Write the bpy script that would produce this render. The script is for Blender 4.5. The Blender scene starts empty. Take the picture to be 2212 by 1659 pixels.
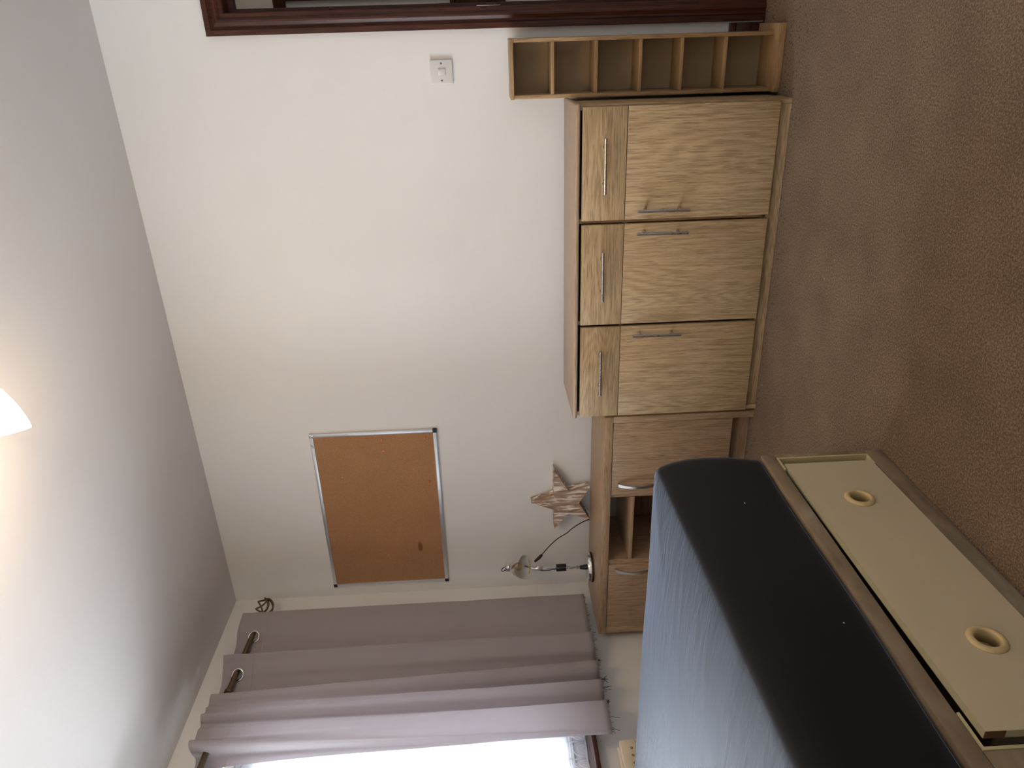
import bpy, bmesh, math, random
from mathutils import Vector, Matrix, noise

random.seed(7)
S = bpy.context.scene
C = S.collection
PI = math.pi

# ------------------------------------------------------------------ camera
cam_d = bpy.data.cameras.new('camera')
cam_d.sensor_fit = 'HORIZONTAL'
cam_d.sensor_width = 36.0
cam_d.lens = 36.0 * 1591.713 / 2212.0
cam_d.clip_start = 0.02
cam = bpy.data.objects.new('camera', cam_d)
C.objects.link(cam)
# the photograph was taken with the phone turned on its side
_yaw, _pitch, _roll = 0.4511, -0.0317, -0.0446
_F = Vector((-math.sin(_yaw) * math.cos(_pitch), math.cos(_yaw) * math.cos(_pitch), math.sin(_pitch)))
_R0 = Vector((math.cos(_yaw), math.sin(_yaw), 0))
_U0 = _R0.cross(_F)
_R = math.cos(_roll) * _R0 + math.sin(_roll) * _U0
_U = -math.sin(_roll) * _R0 + math.cos(_roll) * _U0
_X, _Y, _Z = -_U, _R, -_F
cam.matrix_world = Matrix(((_X.x, _Y.x, _Z.x, 2.6828), (_X.y, _Y.y, _Z.y, -3.0678), (_X.z, _Y.z, _Z.z, 1.1009), (0, 0, 0, 1)))
S.camera = cam

# ------------------------------------------------------------------ world, light, exposure
W = bpy.data.worlds.new('overcast_sky')
S.world = W
W.use_nodes = True
_bg = W.node_tree.nodes['Background']
_bg.inputs[0].default_value = (0.91, 0.945, 1.0, 1)
_bg.inputs[1].default_value = 17.0
S.view_settings.view_transform = 'Standard'
S.view_settings.look = 'None'
S.view_settings.gamma = 1.0
S.view_settings.use_curve_mapping = False
S.view_settings.exposure = 0.46
LAMP_COL = (1.0, 0.68, 0.38)
LAMP_W = 6.0

_pl = bpy.data.lights.new('window_daylight', 'AREA')      # portal: samples the sky through the window opening
_pl.shape = 'RECTANGLE'; _pl.size = 1.9; _pl.size_y = 1.5
_pl.cycles.is_portal = True
_po = bpy.data.objects.new('window_daylight', _pl)
_po.matrix_world = Matrix(((0, 0, -1, -0.20), (1, 0, 0, -1.875), (0, -1, 0, 1.50), (0, 0, 0, 1)))
C.objects.link(_po)

# ------------------------------------------------------------------ node helpers
def new_mat(name):
    m = bpy.data.materials.new(name)
    m.use_nodes = True
    nt = m.node_tree
    b = nt.nodes['Principled BSDF']
    return m, nt, b

def srgb(r, g, b):
    f = lambda c: (c / 255 / 12.92) if c / 255 <= 0.04045 else ((c / 255 + 0.055) / 1.055) ** 2.4
    return (f(r), f(g), f(b), 1)

def plain(name, col, rough=0.5, metal=0.0, spec=0.5, bump=None):
    m, nt, b = new_mat(name)
    b.inputs['Base Color'].default_value = col
    b.inputs['Roughness'].default_value = rough
    b.inputs['Metallic'].default_value = metal
    b.inputs['Specular IOR Level'].default_value = spec
    tc = nt.nodes.new('ShaderNodeTexCoord')
    n = nt.nodes.new('ShaderNodeTexNoise')
    n.inputs['Scale'].default_value = (bump[0] if bump else 40)
    n.inputs['Detail'].default_value = 4
    nt.links.new(tc.outputs['Object'], n.inputs['Vector'])
    if bump:
        bp = nt.nodes.new('ShaderNodeBump')
        bp.inputs['Strength'].default_value = bump[1]
        bp.inputs['Distance'].default_value = bump[2]
        nt.links.new(n.outputs['Fac'], bp.inputs['Height'])
        nt.links.new(bp.outputs['Normal'], b.inputs['Normal'])
    else:
        mr = nt.nodes.new('ShaderNodeMapRange')
        mr.inputs['To Min'].default_value = max(0.02, rough - 0.05)
        mr.inputs['To Max'].default_value = min(1, rough + 0.05)
        nt.links.new(n.outputs['Fac'], mr.inputs['Value'])
        nt.links.new(mr.outputs['Result'], b.inputs['Roughness'])
    return m

def ramp(nt, fac, stops):
    r = nt.nodes.new('ShaderNodeValToRGB')
    els = r.color_ramp.elements
    els[0].position, els[0].color = stops[0]
    els[1].position, els[1].color = stops[-1]
    for p, c in stops[1:-1]:
        e = els.new(p); e.color = c
    nt.links.new(fac, r.inputs['Fac'])
    return r

def mix(nt, a, b, fac, mode='MIX'):
    m = nt.nodes.new('ShaderNodeMix'); m.data_type = 'RGBA'; m.blend_type = mode
    for sock, v in ((m.inputs[6], a), (m.inputs[7], b), (m.inputs[0], fac)):
        if hasattr(v, 'links'): nt.links.new(v, sock)
        else: sock.default_value = v
    return m.outputs[2]

def wood(name, light, dark, axis, rough=0.42, arcs=0.5, fine=150.0, spec=0.35):
    """veneer: fine streaks along the axis plus wavy cathedral arcs, shifted per object"""
    m, nt, b = new_mat(name)
    N, L = nt.nodes, nt.links
    tc = N.new('ShaderNodeTexCoord')
    oi = N.new('ShaderNodeObjectInfo')
    off = N.new('ShaderNodeVectorMath'); off.operation = 'SCALE'
    cmb = N.new('ShaderNodeCombineXYZ')
    mul1 = N.new('ShaderNodeMath'); mul1.operation = 'MULTIPLY'; mul1.inputs[1].default_value = 17.3
    L.new(oi.outputs['Random'], mul1.inputs[0])
    for i in range(3): L.new(mul1.outputs[0], cmb.inputs[i])
    add = N.new('ShaderNodeVectorMath'); add.operation = 'ADD'
    L.new(tc.outputs['Object'], add.inputs[0]); L.new(cmb.outputs[0], add.inputs[1])
    def stretch(across, along):
        mp = N.new('ShaderNodeMapping')
        sc = [across] * 3; sc['xyz'.index(axis)] = along
        mp.inputs['Scale'].default_value = sc
        L.new(add.outputs[0], mp.inputs['Vector'])
        return mp.outputs[0]
    n1 = N.new('ShaderNodeTexNoise'); n1.inputs['Scale'].default_value = 1; n1.inputs['Detail'].default_value = 5
    n1.inputs['Roughness'].default_value = 0.65
    L.new(stretch(fine, fine / 24), n1.inputs['Vector'])
    n2 = N.new('ShaderNodeTexNoise'); n2.inputs['Scale'].default_value = 1; n2.inputs['Detail'].default_value = 2
    n2.inputs['Roughness'].default_value = 0.45; n2.inputs['Distortion'].default_value = 0.3
    L.new(stretch(5.5, 0.55), n2.inputs['Vector'])
    # cathedral arcs: contour lines of the stretched noise
    mu = N.new('ShaderNodeMath'); mu.operation = 'MULTIPLY'; mu.inputs[1].default_value = 210.0
    L.new(n2.outputs['Fac'], mu.inputs[0])
    si = N.new('ShaderNodeMath'); si.operation = 'SINE'
    L.new(mu.outputs[0], si.inputs[0])
    mr = N.new('ShaderNodeMapRange'); mr.inputs['From Min'].default_value = -1
    L.new(si.outputs[0], mr.inputs['Value'])
    fac = N.new('ShaderNodeMix'); fac.data_type = 'FLOAT'
    fac.inputs[0].default_value = arcs * 0.30
    L.new(n1.outputs['Fac'], fac.inputs[2]); L.new(mr.outputs[0], fac.inputs[3])
    mid = tuple((light[i] * 0.6 + dark[i] * 0.4) for i in range(3)) + (1,)
    r = ramp(nt, fac.outputs[0], [(0.30, dark), (0.47, mid), (0.60, light), (0.8, light)])
    n3 = N.new('ShaderNodeTexNoise'); n3.inputs['Scale'].default_value = 1; n3.inputs['Detail'].default_value = 3
    L.new(stretch(fine * 2.2, fine / 9), n3.inputs['Vector'])
    pr = ramp(nt, n3.outputs['Fac'], [(0.53, (0, 0, 0, 1)), (0.66, (0.75, 0.75, 0.75, 1))])
    pore = tuple(c * 0.72 for c in dark[:3]) + (1,)
    L.new(mix(nt, r.outputs[0], pore, pr.outputs[0]), b.inputs['Base Color'])
    b.inputs['Roughness'].default_value = rough
    b.inputs['Specular IOR Level'].default_value = spec
    bp = N.new('ShaderNodeBump'); bp.inputs['Strength'].default_value = 0.12; bp.inputs['Distance'].default_value = 0.0006
    L.new(n1.outputs['Fac'], bp.inputs['Height']); L.new(bp.outputs['Normal'], b.inputs['Normal'])
    return m

def painted(name, col, col2, rough=0.75, scale=1.3, bump=0.12):
    m, nt, b = new_mat(name)
    N, L = nt.nodes, nt.links
    tc = N.new('ShaderNodeTexCoord')
    n = N.new('ShaderNodeTexNoise'); n.inputs['Scale'].default_value = scale; n.inputs['Detail'].default_value = 3
    L.new(tc.outputs['Object'], n.inputs['Vector'])
    r = ramp(nt, n.outputs['Fac'], [(0.35, col), (0.65, col2)])
    L.new(r.outputs[0], b.inputs['Base Color'])
    b.inputs['Roughness'].default_value = rough
    b.inputs['Specular IOR Level'].default_value = 0.3
    n2 = N.new('ShaderNodeTexNoise'); n2.inputs['Scale'].default_value = 260; n2.inputs['Detail'].default_value = 3
    L.new(tc.outputs['Object'], n2.inputs['Vector'])
    n3 = N.new('ShaderNodeTexNoise'); n3.inputs['Scale'].default_value = 7; n3.inputs['Detail'].default_value = 3
    L.new(tc.outputs['Object'], n3.inputs['Vector'])
    ad = N.new('ShaderNodeMath'); ad.operation = 'MULTIPLY_ADD'; ad.inputs[1].default_value = 6
    L.new(n3.outputs['Fac'], ad.inputs[0]); L.new(n2.outputs['Fac'], ad.inputs[2])
    bp = N.new('ShaderNodeBump'); bp.inputs['Strength'].default_value = bump; bp.inputs['Distance'].default_value = 0.0012
    L.new(ad.outputs[0], bp.inputs['Height']); L.new(bp.outputs['Normal'], b.inputs['Normal'])
    return m

# ------------------------------------------------------------------ materials
M = {}
M['wall'] = painted('wall_paint', (0.74, 0.735, 0.73, 1), (0.765, 0.76, 0.755, 1))
M['ceiling'] = painted('ceiling_paint', (0.635, 0.608, 0.598, 1), (0.665, 0.638, 0.628, 1), scale=0.8, bump=0.2)
OAK_L, OAK_D = (0.475, 0.340, 0.195, 1), (0.30, 0.203, 0.108, 1)
M['oak_x'] = wood('light_oak_along_x', OAK_L, OAK_D, 'x')
M['oak_y'] = wood('light_oak_along_y', OAK_L, OAK_D, 'y')
M['oak_z'] = wood('light_oak_along_z', OAK_L, OAK_D, 'z')
TOP_L, TOP_D = (0.43, 0.315, 0.23, 1), (0.33, 0.23, 0.16, 1)
M['oaktop'] = wood('oak_top_laminate', TOP_L, TOP_D, 'x', rough=0.35, arcs=0.15, fine=160)
TV_L, TV_D = (0.42, 0.285, 0.18, 1), (0.27, 0.175, 0.105, 1)
M['tv_x'] = wood('warm_oak_along_x', TV_L, TV_D, 'x', rough=0.38, arcs=0.3)
M['tv_z'] = wood('warm_oak_along_z', TV_L, TV_D, 'z', rough=0.38, arcs=0.3)
RK_L, RK_D = (0.40, 0.26, 0.135, 1), (0.28, 0.175, 0.085, 1)
M['rk_x'] = wood('rack_beech_x', RK_L, RK_D, 'x', arcs=0.1, fine=120)
M['rk_z'] = wood('rack_beech_z', RK_L, RK_D, 'z', arcs=0.1, fine=120)
M['hardboard'] = plain('rack_hardboard', srgb(150, 130, 100), 0.6, bump=(200, 0.1, 0.0005))
MH_L, MH_D = (0.075, 0.023, 0.013, 1), (0.026, 0.008, 0.005, 1)
M['mahog_z'] = wood('mahogany_stain_z', MH_L, MH_D, 'z', rough=0.36, arcs=0.2, fine=90, spec=0.3)
M['mahog_x'] = wood('mahogany_stain_x', MH_L, MH_D, 'x', rough=0.36, arcs=0.2, fine=90, spec=0.3)
M['mahog_y'] = wood('mahogany_stain_y', MH_L, MH_D, 'y', rough=0.36, arcs=0.2, fine=90, spec=0.3)
M['steel'] = plain('brushed_steel', (0.55, 0.53, 0.53, 1), 0.28, 1.0)
M['satin'] = plain('satin_nickel', (0.62, 0.60, 0.58, 1), 0.35, 1.0)
M['chrome'] = plain('polished_chrome', (0.75, 0.75, 0.75, 1), 0.09, 1.0)
M['bronze'] = plain('antique_brass_pole', (0.16, 0.12, 0.075, 1), 0.36, 0.85)
M['blackplastic'] = plain('black_plastic', (0.012, 0.012, 0.013, 1), 0.4)
M['whiteplastic'] = plain('white_plastic', (0.66, 0.64, 0.63, 1), 0.22)
M['screw'] = plain('dull_screw', (0.16, 0.14, 0.13, 1), 0.5, 0.7)
M['alu'] = plain('aluminium_trim', (0.72, 0.74, 0.77, 1), 0.32, 0.85)
M['pin'] = plain('orange_pin_plastic', (0.62, 0.13, 0.04, 1), 0.3)
M['pinpale'] = plain('pale_pin_plastic', (0.80, 0.45, 0.38, 1), 0.3)
M['cream'] = plain('cream_drawer_front', srgb(194, 180, 151), 0.55, bump=(300, 0.06, 0.0004))
M['creamplastic'] = plain('cream_plastic', srgb(196, 174, 128), 0.38)
M['tape'] = plain('cream_edging', srgb(196, 184, 142), 0.5)
M['chip'] = plain('bare_chipboard', srgb(92, 62, 36), 0.9, bump=(300, 0.5, 0.001))
M['edgetape'] = plain('worn_white_edging', srgb(165, 160, 132), 0.6, bump=(60, 0.2, 0.001))
M['dark'] = plain('dark_recess', (0.02, 0.017, 0.013, 1), 0.9)
M['radiator'] = plain('radiator_enamel', srgb(226, 214, 190), 0.35)
M['upvc'] = plain('white_window_frame', (0.80, 0.82, 0.84, 1), 0.3)
M['thread'] = plain('dark_thread', (0.03, 0.028, 0.032, 1), 0.9)
M['amber'] = plain('amber_bulb', (0.75, 0.5, 0.15, 1), 0.1)
M['lampinner'] = plain('white_lamp_lining', (0.85, 0.85, 0.83, 1), 0.4)
M['graymark'] = plain('grey_print', (0.25, 0.25, 0.27, 1), 0.6)
M['label'] = plain('lamp_sticker', srgb(205, 190, 150), 0.6)

def mat_cork():
    m, nt, b = new_mat('cork')
    N, L = nt.nodes, nt.links
    tc = N.new('ShaderNodeTexCoord')
    n = N.new('ShaderNodeTexNoise'); n.inputs['Scale'].default_value = 450; n.inputs['Detail'].default_value = 3
    L.new(tc.outputs['Object'], n.inputs['Vector'])
    r = ramp(nt, n.outputs['Fac'], [(0.3, srgb(150, 108, 75)), (0.52, srgb(170, 127, 91)), (0.74, srgb(192, 150, 113))])
    n2 = N.new('ShaderNodeTexNoise'); n2.inputs['Scale'].default_value = 3.5; n2.inputs['Detail'].default_value = 2
    L.new(tc.outputs['Object'], n2.inputs['Vector'])
    big = ramp(nt, n2.outputs['Fac'], [(0.3, (0.88, 0.88, 0.88, 1)), (0.7, (1, 1, 1, 1))])
    col = mix(nt, r.outputs[0], big.outputs[0], 1.0, 'MULTIPLY')
    # an oval brown stain low on the left
    mp = N.new('ShaderNodeMapping'); mp.inputs['Location'].default_value = (-0.300 / 0.048, 0, -1.487 / 0.020)
    mp.inputs['Scale'].default_value = (1 / 0.048, 0, 1 / 0.020)
    L.new(tc.outputs['Object'], mp.inputs['Vector'])
    nw = N.new('ShaderNodeTexNoise'); nw.inputs['Scale'].default_value = 60
    L.new(tc.outputs['Object'], nw.inputs['Vector'])
    ln = N.new('ShaderNodeVectorMath'); ln.operation = 'LENGTH'; L.new(mp.outputs[0], ln.inputs[0])
    ad = N.new('ShaderNodeMath'); ad.operation = 'MULTIPLY_ADD'; ad.inputs[1].default_value = 0.5
    L.new(nw.outputs['Fac'], ad.inputs[0]); L.new(ln.outputs['Value'], ad.inputs[2])
    st = ramp(nt, ad.outputs[0], [(0.65, (0.75, 0.75, 0.75, 1)), (1.35, (0, 0, 0, 1))])
    col = mix(nt, col, srgb(104, 60, 38), st.outputs[0])
    L.new(col, b.inputs['Base Color'])
    b.inputs['Roughness'].default_value = 0.85
    b.inputs['Specular IOR Level'].default_value = 0.2
    bp = N.new('ShaderNodeBump'); bp.inputs['Strength'].default_value = 0.3; bp.inputs['Distance'].default_value = 0.0008
    L.new(n.outputs['Fac'], bp.inputs['Height']); L.new(bp.outputs['Normal'], b.inputs['Normal'])
    return m
M['cork'] = mat_cork()

def mat_carpet(name, c1, c2, c3):
    m, nt, b = new_mat(name)
    N, L = nt.nodes, nt.links
    tc = N.new('ShaderNodeTexCoord')
    n = N.new('ShaderNodeTexNoise'); n.inputs['Scale'].default_value = 190; n.inputs['Detail'].default_value = 5
    n.inputs['Roughness'].default_value = 0.7
    L.new(tc.outputs['Object'], n.inputs['Vector'])
    n2 = N.new('ShaderNodeTexNoise'); n2.inputs['Scale'].default_value = 5; n2.inputs['Detail'].default_value = 4
    L.new(tc.outputs['Object'], n2.inputs['Vector'])
    ad = N.new('ShaderNodeMath'); ad.operation = 'MULTIPLY_ADD'; ad.inputs[1].default_value = 0.16
    L.new(n2.outputs['Fac'], ad.inputs[0]); L.new(n.outputs['Fac'], ad.inputs[2])
    r = ramp(nt, ad.outputs[0], [(0.42, c1), (0.58, c2), (0.74, c3)])
    v = N.new('ShaderNodeTexVoronoi'); v.inputs['Scale'].default_value = 13
    L.new(tc.outputs['Object'], v.inputs['Vector'])
    sp = ramp(nt, v.outputs['Distance'], [(0.035, (0.5, 0.5, 0.5, 1)), (0.06, (0, 0, 0, 1))])
    n4 = N.new('ShaderNodeTexNoise'); n4.inputs['Scale'].default_value = 2.0
    L.new(tc.outputs['Object'], n4.inputs['Vector'])
    gate = ramp(nt, n4.outputs['Fac'], [(0.5, (0, 0, 0, 1)), (0.6, (1, 1, 1, 1))])
    spk = mix(nt, sp.outputs[0], gate.outputs[0], 1.0, 'MULTIPLY')
    col = mix(nt, r.outputs[0], srgb(190, 176, 158), spk)
    # crumbs of dirt that gather along the plinth of the sideboard
    v2 = N.new('ShaderNodeTexVoronoi'); v2.inputs['Scale'].default_value = 48
    L.new(tc.outputs['Object'], v2.inputs['Vector'])
    ds = ramp(nt, v2.outputs['Distance'], [(0.16, (0.85, 0.85, 0.85, 1)), (0.26, (0, 0, 0, 1))])
    n5 = N.new('ShaderNodeTexNoise'); n5.inputs['Scale'].default_value = 9
    L.new(tc.outputs['Object'], n5.inputs['Vector'])
    sp2 = N.new('ShaderNodeSeparateXYZ'); L.new(tc.outputs['Object'], sp2.inputs[0])
    near = N.new('ShaderNodeMapRange'); near.inputs['From Min'].default_value = -0.56; near.inputs['From Max'].default_value = -0.40
    L.new(sp2.outputs['Y'], near.inputs['Value'])
    gm = N.new('ShaderNodeMath'); gm.operation = 'MULTIPLY'
    L.new(n5.outputs['Fac'], gm.inputs[0]); L.new(near.outputs[0], gm.inputs[1])
    g2 = ramp(nt, gm.outputs[0], [(0.30, (0, 0, 0, 1)), (0.42, (1, 1, 1, 1))])
    col = mix(nt, col, srgb(62, 46, 38), mix(nt, ds.outputs[0], g2.outputs[0], 1.0, 'MULTIPLY'))
    L.new(col, b.inputs['Base Color'])
    b.inputs['Roughness'].default_value = 1.0
    b.inputs['Specular IOR Level'].default_value = 0.05
    b.inputs['Sheen Weight'].default_value = 0.15
    bp = N.new('ShaderNodeBump'); bp.inputs['Strength'].default_value = 0.8; bp.inputs['Distance'].default_value = 0.005
    L.new(n.outputs['Fac'], bp.inputs['Height']); L.new(bp.outputs['Normal'], b.inputs['Normal'])
    return m
M['carpet'] = mat_carpet('brown_carpet', srgb(74, 59, 42), srgb(109, 88, 66), srgb(150, 126, 100))
M['carpet2'] = mat_carpet('blue_grey_carpet', srgb(110, 116, 130), srgb(150, 156, 170), srgb(185, 190, 200))

def mat_curtain():
    m, nt, b = new_mat('grey_lilac_curtain')
    N, L = nt.nodes, nt.links
    col = (0.39, 0.35, 0.365, 1)
    b.inputs['Base Color'].default_value = col
    b.inputs['Roughness'].default_value = 0.7
    b.inputs['Specular IOR Level'].default_value = 0.25
    b.inputs['Sheen Weight'].default_value = 0.25
    tc = N.new('ShaderNodeTexCoord')
    n = N.new('ShaderNodeTexNoise'); n.inputs['Scale'].default_value = 500
    L.new(tc.outputs['Object'], n.inputs['Vector'])
    mp = N.new('ShaderNodeMapping'); mp.inputs['Scale'].default_value = (9, 9, 3.5); mp.inputs['Rotation'].default_value = (0.6, 0, 0)
    L.new(tc.outputs['Object'], mp.inputs['Vector'])
    n2 = N.new('ShaderNodeTexNoise'); n2.inputs['Scale'].default_value = 1; n2.inputs['Detail'].default_value = 1
    L.new(mp.outputs[0], n2.inputs['Vector'])
    ad = N.new('ShaderNodeMath'); ad.operation = 'MULTIPLY_ADD'; ad.inputs[1].default_value = 8
    L.new(n2.outputs['Fac'], ad.inputs[0]); L.new(n.outputs['Fac'], ad.inputs[2])
    bp = N.new('ShaderNodeBump'); bp.inputs['Strength'].default_value = 0.25; bp.inputs['Distance'].default_value = 0.0018
    L.new(ad.outputs[0], bp.inputs['Height']); L.new(bp.outputs['Normal'], b.inputs['Normal'])
    tr = N.new('ShaderNodeBsdfTranslucent'); tr.inputs[0].default_value = (0.80, 0.77, 0.82, 1)
    mx = N.new('ShaderNodeMixShader'); mx.inputs[0].default_value = 0.28
    L.new(b.outputs[0], mx.inputs[1]); L.new(tr.outputs[0], mx.inputs[2])
    L.new(mx.outputs[0], N['Material Output'].inputs[0])
    return m
M['curtain'] = mat_curtain()

def mat_net():
    m, nt, b = new_mat('white_net')
    N, L = nt.nodes, nt.links
    b.inputs['Base Color'].default_value = (0.85, 0.87, 0.9, 1)
    b.inputs['Roughness'].default_value = 0.8
    tr = N.new('ShaderNodeBsdfTranslucent'); tr.inputs[0].default_value = (0.9, 0.92, 0.95, 1)
    tp = N.new('ShaderNodeBsdfTransparent')
    m1 = N.new('ShaderNodeMixShader'); m1.inputs[0].default_value = 0.5
    m2 = N.new('ShaderNodeMixShader'); m2.inputs[0].default_value = 0.7
    L.new(b.outputs[0], m1.inputs[1]); L.new(tr.outputs[0], m1.inputs[2])
    L.new(m1.outputs[0], m2.inputs[1]); L.new(tp.outputs[0], m2.inputs[2])
    L.new(m2.outputs[0], N['Material Output'].inputs[0])
    return m
M['net'] = mat_net()
def mat_lace():
    m, nt, b = new_mat('white_lace')
    N, L = nt.nodes, nt.links
    b.inputs['Base Color'].default_value = (0.9, 0.9, 0.93, 1); b.inputs['Roughness'].default_value = 0.8
    tr = N.new('ShaderNodeBsdfTranslucent'); tr.inputs[0].default_value = (0.9, 0.9, 0.95, 1)
    m1 = N.new('ShaderNodeMixShader'); m1.inputs[0].default_value = 0.5
    L.new(b.outputs[0], m1.inputs[1]); L.new(tr.outputs[0], m1.inputs[2])
    L.new(m1.outputs[0], N['Material Output'].inputs[0])
    return m
M['lace'] = mat_lace()

def mat_glass():
    m, nt, b = new_mat('window_glass')
    N, L = nt.nodes, nt.links
    tp = N.new('ShaderNodeBsdfTransparent'); tp.inputs[0].default_value = (0.95, 0.97, 0.97, 1)
    gl = N.new('ShaderNodeBsdfGlossy'); gl.inputs['Roughness'].default_value = 0.02
    fr = N.new('ShaderNodeFresnel'); fr.inputs[0].default_value = 1.45
    mx = N.new('ShaderNodeMixShader')
    L.new(fr.outputs[0], mx.inputs[0]); L.new(tp.outputs[0], mx.inputs[1]); L.new(gl.outputs[0], mx.inputs[2])
    L.new(mx.outputs[0], N['Material Output'].inputs[0])
    return m
M['glass'] = mat_glass()

def mat_shade():
    m, nt, b = new_mat('lit_opal_glass')
    b.inputs['Base Color'].default_value = (0.9, 0.85, 0.75, 1)
    b.inputs['Roughness'].default_value = 0.3
    b.inputs['Emission Color'].default_value = (1.0, 0.80, 0.52, 1)
    b.inputs['Emission Strength'].default_value = 9.0
    return m
M['shade'] = mat_shade()

M['hallfill'] = mat_shade(); M['hallfill'].name = 'hall_fill_glow'
M['hallfill'].node_tree.nodes['Principled BSDF'].inputs['Emission Strength'].default_value = 10.0  # glow of the disc added to light the hall

def mat_sheet():
    m, nt, b = new_mat('black_fitted_sheet')
    N, L = nt.nodes, nt.links
    b.inputs['Base Color'].default_value = (0.0078, 0.0070, 0.0064, 1)
    b.inputs['Roughness'].default_value = 0.68
    b.inputs['Specular IOR Level'].default_value = 0.25
    b.inputs['Specular Tint'].default_value = (0.68, 0.78, 1.0, 1)
    b.inputs['Sheen Weight'].default_value = 0.27
    b.inputs['Sheen Roughness'].default_value = 0.35
    b.inputs['Sheen Tint'].default_value = (0.66, 0.76, 1.0, 1)
    tc = N.new('ShaderNodeTexCoord')
    mp = N.new('ShaderNodeMapping'); mp.inputs['Scale'].default_value = (3.6, 20, 12); mp.inputs['Rotation'].default_value = (0, 0, 0.22)
    L.new(tc.outputs['Object'], mp.inputs['Vector'])
    n = N.new('ShaderNodeTexNoise'); n.inputs['Scale'].default_value = 1; n.inputs['Detail'].default_value = 6
    n.inputs['Roughness'].default_value = 0.6; n.inputs['Distortion'].default_value = 1.2
    L.new(mp.outputs[0], n.inputs['Vector'])
    # wrinkles only matter on the top; the stretched side is smooth
    ge = N.new('ShaderNodeNewGeometry')
    sep = N.new('ShaderNodeSeparateXYZ'); L.new(ge.outputs['Normal'], sep.inputs[0])
    mr = N.new('ShaderNodeMapRange'); mr.inputs['From Min'].default_value = 0.90; mr.inputs['From Max'].default_value = 0.985
    L.new(sep.outputs['Z'], mr.inputs['Value'])
    mu = N.new('ShaderNodeMath'); mu.operation = 'MULTIPLY'
    L.new(n.outputs['Fac'], mu.inputs[0]); L.new(mr.outputs[0], mu.inputs[1])
    bp = N.new('ShaderNodeBump'); bp.inputs['Strength'].default_value = 0.6; bp.inputs['Distance'].default_value = 0.006
    L.new(mu.outputs[0], bp.inputs['Height']); L.new(bp.outputs['Normal'], b.inputs['Normal'])
    return m
M['sheet'] = mat_sheet()

def mat_divan():
    m, nt, b = new_mat('grey_brown_divan')
    N, L = nt.nodes, nt.links
    tc = N.new('ShaderNodeTexCoord')
    mp = N.new('ShaderNodeMapping'); mp.inputs['Scale'].default_value = (6, 5, 14)
    L.new(tc.outputs['Object'], mp.inputs['Vector'])
    n = N.new('ShaderNodeTexNoise'); n.inputs['Scale'].default_value = 1; n.inputs['Detail'].default_value = 5
    n.inputs['Distortion'].default_value = 0.8
    L.new(mp.outputs[0], n.inputs['Vector'])
    r = ramp(nt, n.outputs['Fac'], [(0.3, srgb(120, 104, 84)), (0.55, srgb(144, 127, 105)), (0.75, srgb(164, 150, 132))])
    L.new(r.outputs[0], b.inputs['Base Color'])
    b.inputs['Roughness'].default_value = 0.7
    b.inputs['Specular IOR Level'].default_value = 0.2
    return m
M['divan'] = mat_divan()

def mat_star():
    m, nt, b = new_mat('limewashed_driftwood')
    N, L = nt.nodes, nt.links
    tc = N.new('ShaderNodeTexCoord')
    mp = N.new('ShaderNodeMapping'); mp.inputs['Rotation'].default_value = (0, 0.30, 0); mp.inputs['Scale'].default_value = (58, 40, 7)
    L.new(tc.outputs['Object'], mp.inputs['Vector'])
    n = N.new('ShaderNodeTexNoise'); n.inputs['Scale'].default_value = 1; n.inputs['Detail'].default_value = 5
    n.inputs['Distortion'].default_value = 1.1
    L.new(mp.outputs[0], n.inputs['Vector'])
    r = ramp(nt, n.outputs['Fac'], [(0.26, srgb(106, 86, 70)), (0.43, srgb(158, 132, 112)), (0.52, srgb(176, 153, 135)), (0.585, srgb(236, 230, 222)), (0.8, srgb(240, 235, 228))])
    L.new(r.outputs[0], b.inputs['Base Color'])
    b.inputs['Roughness'].default_value = 0.75
    bp = N.new('ShaderNodeBump'); bp.inputs['Strength'].default_value = 0.4; bp.inputs['Distance'].default_value = 0.002
    L.new(n.outputs['Fac'], bp.inputs['Height']); L.new(bp.outputs['Normal'], b.inputs['Normal'])
    return m
M['star'] = mat_star()

# ------------------------------------------------------------------ mesh helpers
def finish(name, bm, mat, parent=None, smooth=False, auto=None):
    bmesh.ops.recalc_face_normals(bm, faces=bm.faces)
    me = bpy.data.meshes.new(name)
    bm.to_mesh(me); bm.free()
    if smooth:
        for p in me.polygons: p.use_smooth = True
    o = bpy.data.objects.new(name, me)
    C.objects.link(o)
    if mat: me.materials.append(mat)
    if parent: o.parent = parent
    if auto is not None:
        for p in me.polygons: p.use_smooth = True
        me.set_sharp_from_angle(angle=math.radians(auto))
    return o

def box(bm, x0, x1, y0, y1, z0, z1, bev=0.0, seg=2):
    r = bmesh.ops.create_cube(bm, size=1.0)
    vs = r['verts']
    sx, sy, sz = abs(x1 - x0), abs(y1 - y0), abs(z1 - z0)
    for v in vs:
        v.co = Vector(((x0 + x1) / 2 + v.co.x * sx, (y0 + y1) / 2 + v.co.y * sy, (z0 + z1) / 2 + v.co.z * sz))
    if bev > 0:
        es = list({e for v in vs for e in v.link_edges})
        bmesh.ops.bevel(bm, geom=es, offset=min(bev, sx * .45, sy * .45, sz * .45), segments=seg, profile=0.5, affect='EDGES')
    return bm

def boxobj(name, dims, mat, parent=None, bev=0.0, seg=2):
    bm = bmesh.new()
    box(bm, *dims, bev=bev, seg=seg)
    return finish(name, bm, mat, parent, auto=35 if bev else None)

def boxesobj(name, lst, mat, parent=None, bev=0.0):
    bm = bmesh.new()
    for d in lst: box(bm, *d, bev=bev)
    return finish(name, bm, mat, parent)

def frame_of(d):
    d = d.normalized()
    a = Vector((0, 0, 1)) if abs(d.z) < 0.9 else Vector((1, 0, 0))
    u = d.cross(a).normalized()
    return u, d.cross(u).normalized()

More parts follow.
